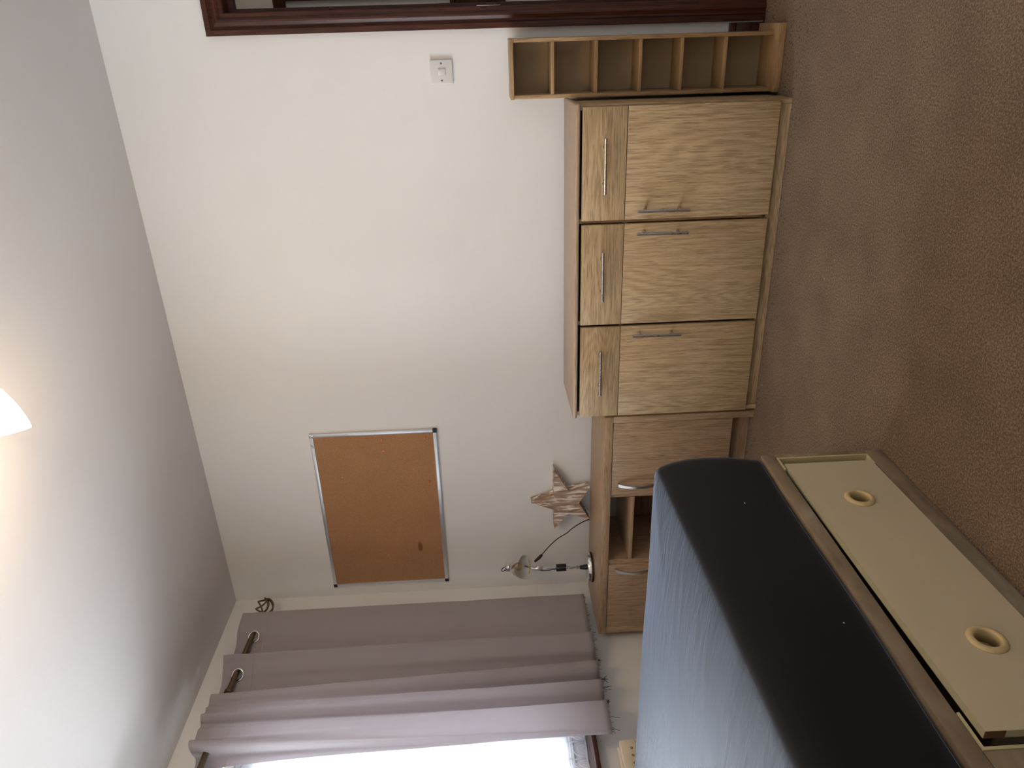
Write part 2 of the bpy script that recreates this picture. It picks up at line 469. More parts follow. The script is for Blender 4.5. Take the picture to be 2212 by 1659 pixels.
def tube(bm, pts, rad, seg=10, caps=True):
    pts = [Vector(p) for p in pts]
    n = len(pts)
    rads = rad if isinstance(rad, (list, tuple)) else [rad] * n
    rings = []
    u = None
    for i, p in enumerate(pts):
        d = (pts[min(i + 1, n - 1)] - pts[max(i - 1, 0)])
        if d.length < 1e-9: d = Vector((0, 0, 1))
        d.normalize()
        if u is None:
            u, w = frame_of(d)
        else:
            u = (u - d * u.dot(d)).normalized(); w = d.cross(u)
        rings.append([bm.verts.new(p + rads[i] * (math.cos(2 * PI * k / seg) * u + math.sin(2 * PI * k / seg) * w)) for k in range(seg)])
    for a, b in zip(rings, rings[1:]):
        for k in range(seg):
            bm.faces.new((a[k], a[(k + 1) % seg], b[(k + 1) % seg], b[k]))
    if caps:
        bm.faces.new(rings[0][::-1]); bm.faces.new(rings[-1])
    return bm

def lathe(bm, origin, axis, prof, seg=32, closed=False):
    """prof: list of (distance along axis, radius)"""
    origin = Vector(origin); axis = Vector(axis).normalized()
    u, w = frame_of(axis)
    rings = []
    for t, r in prof:
        c = origin + axis * t
        if r < 1e-6: rings.append([bm.verts.new(c)])
        else: rings.append([bm.verts.new(c + r * (math.cos(2 * PI * k / seg) * u + math.sin(2 * PI * k / seg) * w)) for k in range(seg)])
    prs = list(zip(rings, rings[1:]))
    if closed: prs.append((rings[-1], rings[0]))
    for a, b in prs:
        for k in range(seg):
            k2 = (k + 1) % seg
            if len(a) == 1 and len(b) == 1: continue
            if len(a) == 1: bm.faces.new((a[0], b[k2], b[k]))
            elif len(b) == 1: bm.faces.new((a[k], a[k2], b[0]))
            else: bm.faces.new((a[k], a[k2], b[k2], b[k]))
    return bm

def catmull(P, sub):
    out = []
    n = len(P)
    for i in range(n - 1):
        p0, p1, p2, p3 = P[max(i - 1, 0)], P[i], P[i + 1], P[min(i + 2, n - 1)]
        for k in range(sub):
            t = k / sub
            out.append(tuple(0.5 * ((2 * b) + (-a + c) * t + (2 * a - 5 * b + 4 * c - d) * t * t + (-a + 3 * b - 3 * c + d) * t ** 3) for a, b, c, d in zip(p0, p1, p2, p3)))
    out.append(tuple(P[-1]))
    return out

def thing(name, label, cat, loc=(0, 0, 0), rotz=0.0, group=None):
    o = bpy.data.objects.new(name, None)
    o.empty_display_size = 0.1
    C.objects.link(o)
    o.location = loc; o.rotation_euler = (0, 0, rotz)
    o['label'] = label; o['category'] = cat
    if group: o['group'] = group
    return o

def tag(o, label, cat, group=None):
    o['label'] = label; o['category'] = cat
    if group: o['group'] = group
    return o

def struct(o, label=None, cat=None):
    o['kind'] = 'structure'
    if label: o['label'] = label
    if cat: o['category'] = cat
    return o

# ================================================================== ROOM SHELL
XR, YS, H = 3.75, -3.55, 2.48
WY0, WY1, WZ0, WZ1 = -2.75, -0.79, 0.745, 2.255           # window opening in the left wall
DX0, DX1, DZ = 2.757, 3.52, 2.005                          # door opening in the back wall
struct(boxobj('floor', (-0.3, XR + 0.2, YS - 0.2, 0.0, -0.12, 0.0), M['carpet']),
       'worn brown short pile carpet with pale specks of lint', 'floor')
struct(boxobj('ceiling', (-0.3, XR + 0.2, YS - 0.2, 0.12, H, H + 0.12), M['ceiling']),
       'plain off white painted ceiling lit warm around the lamp', 'ceiling')
struct(boxesobj('wall_back', [(-0.3, DX0 - 0.018, 0, 0.12, -0.1, H), (DX1 + 0.018, XR + 0.2, 0, 0.12, -0.1, H), (DX0 - 0.018, DX1 + 0.018, 0, 0.12, DZ + 0.018, H)], M['wall']),
       'long off white wall behind the oak units', 'wall')
struct(boxesobj('wall_left', [(-0.3, 0, WY1, 0.0, -0.1, H), (-0.3, 0, YS - 0.2, WY0, -0.1, H), (-0.3, 0, WY0, WY1, -0.1, WZ0 - 0.022), (-0.3, 0, WY0, WY1, WZ1, H)], M['wall']),
       'off white wall with the window behind the curtain', 'wall')
struct(boxobj('wall_right', (XR, XR + 0.15, YS - 0.2, 0.0, -0.1, H), M['wall']), 'off white wall right of the door', 'wall')
struct(boxobj('wall_front', (-0.3, XR + 0.15, YS - 0.15, YS, -0.1, H), M['wall']), 'off white wall behind the camera', 'wall')

# skirting boards
def skirt(name, x0, x1, y0, y1, axis):
    bm = bmesh.new()
    box(bm, x0, x1, y0, y1, 0.0, 0.105, bev=0.001)
    if axis == 'x':
        box(bm, x0, x1, y0 + 0.005, y1, 0.1052, 0.131, bev=0.004)
    else:
        box(bm, x0, x1 - 0.005, y0, y1, 0.1052, 0.131, bev=0.004)
    return struct(finish(name, bm, M['mahog_x'] if axis == 'x' else M['mahog_y'], auto=40))
skirt('baseboard_back', 0.016, 2.676, -0.016, -0.0005, 'x')
skirt('baseboard_left', 0.0005, 0.016, YS + 0.02, -0.0005, 'y')

# ------------------------------------------------------------------ doorway (door_1) with moulded architrave
door = bpy.data.objects.new('door_1', None); C.objects.link(door)
struct(door, 'dark mahogany moulded door frame around the open doorway at the right', 'door frame')
prof = [(0.000, 0.0), (0.000, 0.012), (0.004, 0.0155), (0.016, 0.017), (0.019, 0.0205), (0.026, 0.024), (0.032, 0.0235), (0.038, 0.019), (0.044, 0.0165),
        (0.049, 0.019), (0.0515, 0.0215), (0.0535, 0.0175), (0.055, 0.0175), (0.0565, 0.0215), (0.074, 0.0215), (0.076, 0.0195), (0.076, 0.0)]
bm = bmesh.new()
rows = []
for a, d in prof:
    y = -0.0005 - d
    rows.append([bm.verts.new(q) for q in ((DX0 - a, y, 0.001), (DX0 - a, y, DZ + a), (DX1 + a, y, DZ + a), (DX1 + a, y, 0.001))])
for r0, r1 in zip(rows, rows[1:]):
    for k in range(3): bm.faces.new((r0[k], r0[k + 1], r1[k + 1], r1[k]))
for k in range(3): bm.faces.new((rows[0][k], rows[0][k + 1], rows[-1][k + 1], rows[-1][k]))
bm.faces.new([r[0] for r in rows]); bm.faces.new([r[3] for r in rows])
finish('architrave', bm, M['mahog_z'], door, auto=28)
boxesobj('jamb_lining', [(DX0 - 0.0175, DX0, 0.0, 0.12, 0.001, DZ), (DX1, DX1 + 0.0175, 0.0, 0.12, 0.001, DZ), (DX0 - 0.0175, DX1 + 0.0175, 0.0, 0.12, DZ, DZ + 0.0175)], M['mahog_z'], door)
boxesobj('door_stop', [(DX0 + 0.0002, DX0 + 0.013, 0.045, 0.08, 0.001, DZ - 0.0002), (DX1 - 0.013, DX1 - 0.0002, 0.045, 0.08, 0.001, DZ - 0.0002), (DX0 + 0.0131, DX1 - 0.0131, 0.045, 0.08, DZ - 0.022, DZ - 0.0002)], M['mahog_z'], door)
boxobj('strike_plate', (DX0 - 0.001, DX0 + 0.0022, -0.0012, 0.030, 0.995, 1.083), M['steel'], door, bev=0.0006)

# ------------------------------------------------------------------ strip of hallway seen through the doorway
HY = 0.75
struct(boxobj('floor_hall', (2.2, 4.6, 0.0, HY + 0.2, -0.12, -0.001), M['carpet2']), 'blue grey hall carpet beyond the doorway', 'floor')
struct(boxobj('wall_hall', (2.2, 4.6, HY, HY + 0.12, -0.1, 2.6), M['wall']), 'off white hall wall seen through the doorway', 'wall')
struct(boxesobj('wall_hall_end', [(2.2, 2.25, 0.12, HY, -0.1, 2.6), (4.55, 4.6, 0.12, HY, -0.1, 2.6), (3.951, 4.55, 0.0, 0.12, -0.1, 2.6)], M['wall']))
struct(boxobj('ceiling_hall', (2.2, 4.6, 0.12, HY + 0.12, 2.45, 2.6), M['ceiling']))
skirt_h = boxobj('baseboard_hall', (2.25, 4.55, HY - 0.016, HY - 0.0005, 0.0, 0.14), M['mahog_x'], bev=0.003)
struct(skirt_h)
d2 = bpy.data.objects.new('door_2', None); C.objects.link(d2)
struct(d2, 'dark wood frame and panel on the hall wall seen through the doorway', 'door frame')
boxobj('head_rail', (2.62, 3.75, HY - 0.022, HY - 0.0005, 1.945, 2.0), M['mahog_x'], d2, bev=0.004)
boxobj('door_panel', (2.815, 3.55, HY - 0.030, HY - 0.0005, 1.2003, 1.9447), M['mahog_z'], d2, bev=0.002)
b_ = boxobj('lock_rail', (2.62, 3.75, HY - 0.012, HY - 0.0005, 0.978, 1.178), M['mahog_x'], d2, bev=0.002)
for z0, z1 in ((1.1785, 1.2), (0.945, 0.9775)):
    boxobj('moulding', (2.62, 3.75, HY - 0.026, HY - 0.0005, z0, z1), M['mahog_x'], d2, bev=0.005, seg=3)
hl = thing('hall_fill_light', 'added unseen glowing disc that brightens the hall beyond the doorway, out of frame', 'light', (3.9, 0.45, 2.45))  # added out of view to lift the otherwise dark hall strip
bm = bmesh.new(); lathe(bm, (0, 0, 0), (0, 0, -1), [(0, 0.0), (0, 0.14), (0.03, 0.14), (0.05, 0.10), (0.055, 0.0)], 24)
finish('fill_disc', bm, M['hallfill'], hl, smooth=True)

# ================================================================== WINDOW
win = bpy.data.objects.new('window_1', None); C.objects.link(win)
struct(win, 'bright overexposed window behind the curtain', 'window')
FX0, FX1 = -0.185, -0.125
boxesobj('window_frame', [(FX0, FX1, WY0, WY0 + 0.06, WZ0, WZ1), (FX0, FX1, WY1 - 0.06, WY1, WZ0, WZ1), (FX0, FX1, WY0 + 0.06, WY1 - 0.06, WZ0, WZ0 + 0.06),
                          (FX0, FX1, WY0 + 0.06, WY1 - 0.06, WZ1 - 0.06, WZ1)], M['upvc'], win, bev=0.004)
ym = (WY0 + WY1) / 2
boxobj('mullion', (FX0, FX1, ym - 0.03, ym + 0.03, WZ0 + 0.06, WZ1 - 0.06), M['upvc'], win, bev=0.004)
for y0, y1 in ((WY0 + 0.06, ym - 0.03), (ym + 0.03, WY1 - 0.06)):
    sash = boxesobj('sash', [(FX0 + 0.01, FX1 + 0.008, y0, y0 + 0.04, WZ0 + 0.06, WZ1 - 0.06), (FX0 + 0.01, FX1 + 0.008, y1 - 0.04, y1, WZ0 + 0.06, WZ1 - 0.06),
                             (FX0 + 0.01, FX1 + 0.008, y0 + 0.04, y1 - 0.04, WZ0 + 0.06, WZ0 + 0.10), (FX0 + 0.01, FX1 + 0.008, y0 + 0.04, y1 - 0.04, WZ1 - 0.10, WZ1 - 0.06)], M['upvc'], win, bev=0.003)
    boxobj('pane', (-0.157, -0.153, y0 + 0.04, y1 - 0.04, WZ0 + 0.10, WZ1 - 0.10), M['glass'], sash)
sill = boxobj('window_sill', (-0.185, 0.055, WY0 - 0.04, WY1 + 0.012, WZ0 - 0.021, WZ0 - 0.0005), M['mahog_y'], win, bev=0.006, seg=3)

# net curtain with lace border, just inside the glass
net = thing('net_curtain', 'white net curtain with looped lace hem hanging behind the grey curtain', 'net curtain', (0, 0, 0))
bm = bmesh.new()
ny, nz = 90, 8
grid = []
for i in range(ny + 1):
    y = WY0 + 0.02 + (WY1 - WY0 - 0.04) * i / ny
    x = -0.075 + 0.010 * math.sin(y * 46) + 0.004 * math.sin(y * 91 + 1)
    grid.append([bm.verts.new((x, y, 0.835 + (2.20 - 0.835) * j / nz)) for j in range(nz + 1)])
for i in range(ny):
    for j in range(nz): bm.faces.new((grid[i][j], grid[i + 1][j], grid[i + 1][j + 1], grid[i][j + 1]))
finish('net_panel', bm, M['net'], net, smooth=True)
bm = bmesh.new()
def netx(y): return -0.075 + 0.010 * math.sin(y * 46) + 0.004 * math.sin(y * 91 + 1)
y = WY0 + 0.05
while y < WY1 - 0.05:
    for rr in (0.030, 0.020, 0.010):
        pts = [(netx(y + rr * math.cos(a)), y + rr * math.cos(a), 0.757 + rr * 1.9 * math.sin(a)) for a in [PI * k / 10 for k in range(11)]]
        tube(bm, pts, 0.0028, 5)
    tube(bm, [(netx(y - 0.035), y - 0.035, 0.757), (netx(y - 0.035) + 0.002, y - 0.035, 0.836)], 0.0028, 5)
    y += 0.07
for zz in (0.836, 0.757, 0.825):
    tube(bm, [(netx(WY0 + 0.02 + 0.02 * k), WY0 + 0.02 + 0.02 * k, zz) for k in range(int((WY1 - WY0 - 0.04) / 0.02))], 0.004, 5)
lc = finish('lace_hem', bm, M['lace'], net, smooth=True); lc['kind'] = 'stuff'
bm = bmesh.new()
for zz in (2.115, 1.705):
    for k in range(int((WY1 - WY0 - 0.06) / 0.018)):
        yy = WY0 + 0.03 + k * 0.018
        box(bm, netx(yy) + 0.003, netx(yy) + 0.0055, yy, yy + 0.006, zz - 0.0016, zz + 0.0016)
pk = finish('stitched_dots', bm, M['alu'], net); pk['kind'] = 'stuff'
bm = bmesh.new(); tube(bm, [(-0.075, WY0 + 0.005, 2.205), (-0.075, WY1 - 0.005, 2.205)], 0.006, 8)
finish('net_wire', bm, M['upvc'], net, smooth=True)

# ================================================================== CURTAIN, POLE
ROD_X, ROD_Z, ROD_R = 0.10, 2.291, 0.0125
def rodz(y):
    return 2.297 - (0.028 * (y + 0.69) / 0.57 if y > -0.69 else 0.0)
pole = thing('curtain_pole', 'antique brass curtain pole with twisted cage finial above the window', 'curtain pole', (0, 0, 0))
bm = bmesh.new(); tube(bm, [(ROD_X, -0.228, rodz(-0.228)), (ROD_X, -0.69, rodz(-0.69)), (ROD_X, -3.1, rodz(-3.1))], ROD_R, 16)
finish('pole', bm, M['bronze'], pole, auto=40)
bm = bmesh.new()
lathe(bm, (ROD_X, -0.245, rodz(-0.23)), (0, 1, 0), [(0.0, 0.0), (0.0, 0.016), (0.012, 0.017), (0.016, 0.013), (0.028, 0.015), (0.034, 0.010), (0.036, 0.0)], 16)
fcol = finish('finial_collar', bm, M['bronze'], pole, auto=40)
fy0, fy1 = -0.213, -0.118
for k in range(6):
    bm = bmesh.new()
    pts, rr = [], []
    for i in range(15):
        t = i / 14
        r = 0.006 + 0.037 * math.sin(PI * min(1, t ** 0.85)) ** 0.8
        a = 2 * PI * k / 6 + 1.5 * t
        pts.append((ROD_X + r * math.cos(a), fy0 + (fy1 - fy0) * t, rodz(-0.16) + r * math.sin(a)))
    tube(bm, pts, 0.0042, 7)
    finish('finial_wire', bm, M['bronze'], pole, smooth=True)
bm = bmesh.new(); lathe(bm, (ROD_X, fy1 - 0.006, rodz(-0.12)), (0, 1, 0), [(0, 0), (0.0, 0.008), (0.006, 0.009), (0.012, 0.005), (0.014, 0)], 12)
finish('finial_tip', bm, M['bronze'], pole, smooth=True)
bm = bmesh.new()
lathe(bm, (ROD_X, -0.690, 2.297), (0, -1, 0), [(0.0, 0.0126), (0.0, 0.0185), (0.016, 0.0185), (0.016, 0.0126)], 18, closed=True)
tube(bm, [(0.002, -0.698, ROD_Z - 0.015), (0.03, -0.698, ROD_Z - 0.015), (0.06, -0.698, ROD_Z - 0.018), (0.086, -0.698, ROD_Z - 0.010)], 0.006, 8)
lathe(bm, (0.0015, -0.698, ROD_Z - 0.015), (1, 0, 0), [(0, 0.0), (0, 0.026), (0.005, 0.026), (0.007, 0.02), (0.007, 0.0)], 18)
finish('wall_bracket', bm, M['bronze'], pole, auto=40)

RINGS = [(0.10, -0.372), (0.10, -0.600)]
top = [(.135, -.246), (.130, -.305), (.119, -.350), (.100, -.372), (.081, -.395), (.066, -.450), (.060, -.500), (.090, -.524), (.150, -.532), (.160, -.545), (.135, -.564), (.120, -.580), (.100, -.600), (.080, -.621), (.066, -.662), (.060, -.700),
       (.085, -.724), (.130, -.732), (.138, -.742), (.132, -.760), (.122, -.772), (.121, -.786), (.128, -.796), (.136, -.804), (.128, -.815), (.130, -.828), (.150, -.846), (.155, -.858), (.138, -.872), (.122, -.878),
       (.120, -.893), (.130, -.908), (.126, -.930), (.124, -.955), (.155, -.976), (.168, -.994), (.150, -1.006), (.100, -1.000), (.060, -.985), (.038, -.995), (.032, -1.022)]
bot = [(.105, -.205), (.100, -.255), (.094, -.290), (.088, -.325), (.080, -.355), (.068, -.400), (.062, -.440), (.090, -.468), (.132, -.492), (.140, -.504), (.132, -.525), (.120, -.552), (.104, -.580), (.080, -.592), (.066, -.600), (.062, -.612),
       (.085, -.640), (.122, -.655), (.130, -.666), (.128, -.690), (.110, -.712), (.080, -.722), (.074, -.732), (.100, -.744), (.130, -.768), (.138, -.780), (.134, -.800), (.120, -.825), (.095, -.842), (.082, -.855),
       (.100, -.870), (.140, -.888), (.152, -.905), (.156, -.940), (.154, -.985), (.146, -1.030), (.140, -1.035), (.137, -1.0385), (.134, -1.041), (.131, -1.0425), (.128, -1.0435)]
tS, bS = catmull(top, 9), catmull(bot, 9)
CZ0, CZ1 = 0.668, 2.352
zrows = [CZ0 + (2.20 - CZ0) * j / 64 for j in range(65)] + [2.20 + (CZ1 - 2.20) * j / 40 for j in range(1, 41)]
bm = bmesh.new()
gridc = []
for i, (t, b) in enumerate(zip(tS, bS)):
    col = []
    for z in zrows:
        w = (z - CZ0) / (CZ1 - CZ0)
        ws = max(0.0, min(1.0, w)) ** (1.0 if i < len(tS) - 38 else 1.0 + 1.6 * min(1.0, (i - len(tS) + 38) / 20))
        x = b[0] + (t[0] - b[0]) * ws
        y = b[1] + (t[1] - b[1]) * ws
        f = math.sin(PI * w)
        x += 0.007 * f * noise.noise(Vector((y * 5, z * 2.2, 3.3))) + 0.003 * f * noise.noise(Vector((y * 14, z * 6, 8.1)))
        y += 0.006 * f * noise.noise(Vector((y * 3, z * 1.6, 9.7)))
        for (ya, za, yb, zb, amp) in ((-0.40, 1.42, -0.285, 1.16, 0.006), (-0.385, 1.50, -0.335, 1.30, 0.004), (-0.93, 1.33, -1.015, 1.20, 0.007), (-1.02, 1.20, -0.92, 1.06, 0.006), (-0.45, 1.02, -0.35, 0.93, 0.003)):
            ey, ez = yb - ya, zb - za
            tt = max(0.0, min(1.0, ((y - ya) * ey + (z - za) * ez) / (ey * ey + ez * ez)))
            dd = math.hypot(y - ya - tt * ey, z - za - tt * ez)
            if dd < 0.05 and i < len(tS): x += amp * math.exp(-(dd / 0.013) ** 2) * math.sin(PI * (0.08 + 0.92 * tt))
        zz = z
        if abs(z - 2.224) < 0.0025: x -= 0.0022
        if z == CZ0: zz += 0.0035 * noise.noise(Vector((i * 0.35, 0, 0)))
        col.append(bm.verts.new((x, y, zz)))
    gridc.append(col)
kill = []
for i in range(len(gridc) - 1):
    for j in range(len(zrows) - 1):
        q = (gridc[i][j], gridc[i + 1][j], gridc[i + 1][j + 1], gridc[i][j + 1])
        cen = sum((v.co for v in q), Vector()) / 4
        hole = any((cen - Vector((rx, ry, rodz(ry) - 0.010))).length < 0.0215 for rx, ry in RINGS)
        hole = hole or (math.hypot(cen.x - ROD_X, cen.z - rodz(cen.y)) < 0.0165 and all(abs(cen.y - ry) > 0.045 for rx, ry in RINGS))
        if not hole: bm.faces.new(q)
loose = [v for v in bm.verts if not v.link_faces]
bmesh.ops.delete(bm, geom=loose, context='VERTS')
cur = thing('curtain', 'long mauve grey eyelet curtain with frayed hem drawn to the window side', 'curtain', (0, 0, 0))
cl = finish('curtain_cloth', bm, M['curtain'], cur, smooth=True)
sm = cl.modifiers.new('thickness', 'SOLIDIFY'); sm.thickness = 0.0012
for (rx, ry), dirv in zip(RINGS, ((-0.95, -1), (-1.08, -1))):
    tang = Vector((dirv[0] * 0.9, dirv[1], 0)).normalized()
    nrm = Vector((-tang.y, tang.x, 0))
    bm = bmesh.new()
    lathe(bm, Vector((rx, ry, rodz(ry) - 0.010)) - nrm * 0.003, nrm, [(-0.001, 0.020), (0.006, 0.0195), (0.009, 0.0225), (0.0095, 0.026), (0.007, 0.029), (0.003, 0.0295), (-0.003, 0.0295), (-0.005, 0.026), (-0.004, 0.021)], 32, closed=True)
    finish('eyelet', bm, M['chrome'], cur, smooth=True)
# dark frayed threads along the cut hem
bm = bmesh.new()
rng = random.Random(4)
def thread(p, ln, bend, r=0.0007):
    pts = [Vector(p)]
    d = Vector((rng.uniform(-.2, .2), rng.uniform(-.4, .4) + bend, -1)).normalized()
    for k in range(5):
        d = (d + Vector((rng.uniform(-.35, .35), rng.uniform(-.5, .5), rng.uniform(-.1, .1)))).normalized()
        pts.append(pts[-1] + d * ln / 5)
    tube(bm, pts, r, 4)
for i in range(4, len(bS) - 20, 2):
    if rng.random() < 0.6:
        x, y = bS[i]
        thread((x, y, CZ0 + 0.001), rng.uniform(0.006, 0.018), 0.3 * math.sin(i))
def hem_index(yt):
    return min((k for k in range(len(bS)) if bS[k][0] > 0.10), key=lambda k: abs(bS[k][1] - yt))
for yt, n, ln in ((-0.66, 5, 0.02), (-0.775, 9, 0.030), (-0.815, 4, 0.036), (-0.86, 5, 0.026), (-0.90, 5, 0.016), (-0.985, 1, 0.045), (-1.032, 1, 0.046)):
    idx = hem_index(yt)
    for k in range(n):
        x, y = bS[max(0, min(idx + (rng.randint(-2, 2) if n > 1 else 0), len(bS) - 1))]
        thread((x, y, CZ0 + 0.001), ln * rng.uniform(0.6, 1.1), 0, 0.0009)
th = finish('frayed_threads', bm, M['thread'], cur); th['kind'] = 'stuff'

# ================================================================== RADIATOR
rad = thing('radiator', 'cream panel radiator below the window, half hidden by the bed', 'radiator', (0.028, -1.04, 0.0))
RL = 1.5
bm = bmesh.new()
yy = [0.0]
# fluted front: cross-section along y, extruded in z
pts = []
nfl = 22
for k in range(nfl):
    y0 = -0.03 - (RL - 0.06) * k / nfl; dy = (RL - 0.06) / nfl
    pts += [(0.060, y0), (0.060, y0 - dy * 0.42), (0.052, y0 - dy * 0.52), (0.052, y0 - dy * 0.88)]
pts = [(0.060, 0.0)] + pts + [(0.060, -RL)]
lo = [bm.verts.new((x, y, 0.16)) for x, y in pts] + [bm.verts.new((0.03, -RL, 0.16)), bm.verts.new((0.03, 0, 0.16))]
hi = [bm.verts.new((x, y, 0.575)) for x, y in pts] + [bm.verts.new((0.03, -RL, 0.575)), bm.verts.new((0.03, 0, 0.575))]
n = len(lo)
for k in range(n): bm.faces.new((lo[k], lo[(k + 1) % n], hi[(k + 1) % n], hi[k]))
bm.faces.new(lo); bm.faces.new(hi)
finish('fluted_panel', bm, M['radiator'], rad)
bm = bmesh.new()
box(bm, 0.030, 0.060, -RL, 0, 0.5751, 0.640, bev=0.006)
box(bm, 0.0, 0.020, -RL, 0, 0.12, 0.648, bev=0.005)
finish('top_rail', bm, M['radiator'], rad, auto=40)
bm = bmesh.new()
for k in range(42):
    lathe(bm, (0.0602, -0.04 - 0.033 * k, 0.597), (1, 0, 0), [(0, 0.0), (0, 0.0062), (0.0008, 0.005), (0.0003, 0.0)], 10)
dm = finish('weld_dimple_shade', bm, M['hardboard'], rad, smooth=True); dm['kind'] = 'stuff'  # brown discs: the shade of the pressed dimples is put into the colour
boxobj('top_grille', (0.0202, 0.0298, -RL, 0, 0.600, 0.630), M['radiator'], rad)
boxobj('wall_bracket', (-0.0275, 0.0, -0.25, -0.21, 0.2, 0.6), M['radiator'], rad)
boxobj('wall_bracket', (-0.0275, 0.0, -RL + 0.2, -RL + 0.24, 0.2, 0.6), M['radiator'], rad)
boxesobj('foot_valve', [(0.018, 0.030, -0.06, -0.045, 0.0, 0.16)], M['radiator'], rad)

# ================================================================== BAR HANDLE
def bar_handle(parent, p0, p1, face_y, name='handle'):
    """T-bar handle between p0 and p1 (local x, z), standing off the front at face_y"""
    a, b = Vector((p0[0], face_y - 0.034, p0[1])), Vector((p1[0], face_y - 0.034, p1[1]))
    bm = bmesh.new()
    d = (b - a)
    L_ = d.length; d.normalize()
    lathe(bm, a, d, [(0, 0), (0, 0.0052), (0.0008, 0.006), (L_ - 0.0008, 0.006), (L_, 0.0052), (L_, 0)], 14)
    for t in (0.168, 0.832):
        q = a + (b - a) * t
        lathe(bm, q, (0, 1, 0), [(0, 0.0046), (0.026, 0.0046), (0.028, 0.0062), (0.034, 0.0062)], 12)
    return finish(name, bm, M['steel'], parent, auto=40)

# ================================================================== SIDEBOARD (three drawers over three doors)
sb = thing('sideboard', 'light oak sideboard with three drawers above three doors and steel bar handles', 'sideboard', (2.44, -0.400, 0.0), 0.020)
boxobj('top', (-1.209, 0.002, -0.002, 0.352, 0.7445, 0.762), M['oaktop'], sb, bev=0.007, seg=3)
boxobj('side_panel', (-0.022, -0.003, 0.021, 0.350, 0.001, 0.744), M['oak_z'], sb, bev=0.001)
boxobj('side_panel', (-1.205, -1.186, 0.021, 0.350, 0.001, 0.744), M['oak_z'], sb, bev=0.001)
boxobj('back_panel', (-1.1855, -0.0225, 0.343, 0.350, 0.05, 0.744), M['hardboard'], sb)
boxobj('plinth', (-1.1855, -0.0225, 0.0215, 0.037, 0.001, 0.047), M['oak_x'], sb)
boxobj('front_foot', (-1.205, -1.188, 0.012, 0.0205, 0.001, 0.046), M['oak_z'], sb)
boxobj('base_shelf', (-1.1855, -0.0225, 0.0375, 0.3425, 0.0475, 0.062), M['oak_x'], sb)
for x in (-0.4150, -0.8105):
    boxobj('divider', (x, x + 0.016, 0.024, 0.3425, 0.0625, 0.744), M['oak_z'], sb)
boxobj('drawer_rail', (-1.1855, -0.8107, 0.026, 0.09, 0.566, 0.582), M['oak_x'], sb)
for i, (x0, x1) in enumerate(((-0.8100 + 0.0025, -0.4165), (-0.4015 - 0.0, -0.0105))):
    boxobj('drawer_rail', (-0.7940 if i == 0 else -0.3985, -0.4155 if i == 0 else -0.0225, 0.026, 0.09, 0.566, 0.582), M['oak_x'], sb)
units = [  # x0, x1, door handle x, drawer handle ends
    (-0.4010, -0.0105, -0.3655, (-0.302, -0.111)),
    (-0.8045, -0.4165, -0.4480, (-0.701, -0.511)),
    (-1.2030, -0.8150, -0.8445, (-1.093, -0.903))]
dz = [(0.5805, 0.7365), (0.5800, 0.7360), (0.5800, 0.7350)]
for (x0, x1, hx, (ha, hb)), (z0, z1) in zip(units, dz):
    dr = boxobj('drawer', (x0, x1, 0.0, 0.0185, z0, z1), M['oak_x'], sb, bev=0.0015)
    bar_handle(dr, (ha, 0.6585), (hb, 0.6600), 0.0)
    do = boxobj('door', (x0, x1, 0.0, 0.0185, 0.0475, 0.5780), M['oak_z'], sb, bev=0.0015)
    bar_handle(do, (hx - 0.0015, 0.3495), (hx, 0.5375), 0.0)

# ================================================================== LOW TV UNIT
tv = thing('tv_unit', 'low warm oak cabinet with two doors and open middle shelves behind the bed', 'tv unit', (1.225, -0.41, 0.0), 0.012)
boxobj('top', (-1.178, -0.004, 0.0, 0.355, 0.592, 0.6275), M['tv_x'], tv, bev=0.002)
boxobj('side_panel', (-0.034, -0.0045, 0.003, 0.354, 0.001, 0.5918), M['tv_z'], tv, bev=0.0015)
boxobj('side_panel', (-1.177, -1.139, 0.003, 0.354, 0.001, 0.5918), M['tv_z'], tv, bev=0.0015)
boxobj('divider', (-0.405, -0.387, 0.012, 0.348, 0.106, 0.5918), M['tv_z'], tv)
boxobj('divider', (-0.768, -0.746, 0.012, 0.348, 0.106, 0.5918), M['tv_z'], tv)
boxobj('base_shelf', (-1.1385, -0.0345, 0.022, 0.348, 0.088, 0.1055), M['tv_x'], tv)
boxobj('plinth', (-1.1385, -0.0345, 0.050, 0.066, 0.001, 0.0878), M['tv_x'], tv)
boxobj('shelf', (-0.7455, -0.4055, 0.008, 0.330, 0.484, 0.4995), M['tv_x'], tv, bev=0.001)
boxobj('shelf', (-0.7455, -0.4055, 0.012, 0.330, 0.290, 0.306), M['tv_x'], tv, bev=0.001)
boxesobj('back_panel', [(-0.3865, -0.0345, 0.3485, 0.3535, 0.106, 0.5915), (-1.1385, -0.7685, 0.3485, 0.3535, 0.106, 0.5915), (-0.745, -0.4055, 0.3485, 0.3535, 0.106, 0.47)], M['tv_x'], tv)
def bow_handle(parent, x, z0, z1):
    bm = bmesh.new()
    pts = []
    rows = []
    N_ = 18
    for k in range(N_ + 1):
        t = k / N_
        z = z0 + (z1 - z0) * t
        dpt = 0.004 + 0.026 * math.sin(PI * t) ** 0.75
        w = 0.0075 - 0.0025 * math.sin(PI * t)
        th = 0.0032
        yv = 0.0 - dpt
        rows.append([bm.verts.new((x + sx * w, yv + sy * th, z)) for sx, sy in ((-1, -1), (1, -1), (1, 1), (-1, 1))])
    for a, b in zip(rows, rows[1:]):
        for k in range(4): bm.faces.new((a[k], a[(k + 1) % 4], b[(k + 1) % 4], b[k]))
    bm.faces.new(rows[0]); bm.faces.new(rows[-1])
    for z in (z0, z1):
        s = 0.005 if z == z0 else -0.005
        box(bm, x - 0.0075, x + 0.0075, -0.0055, 0.0035, min(z, z + s), max(z, z + s))
    return finish('handle', bm, M['satin'], parent, auto=50)
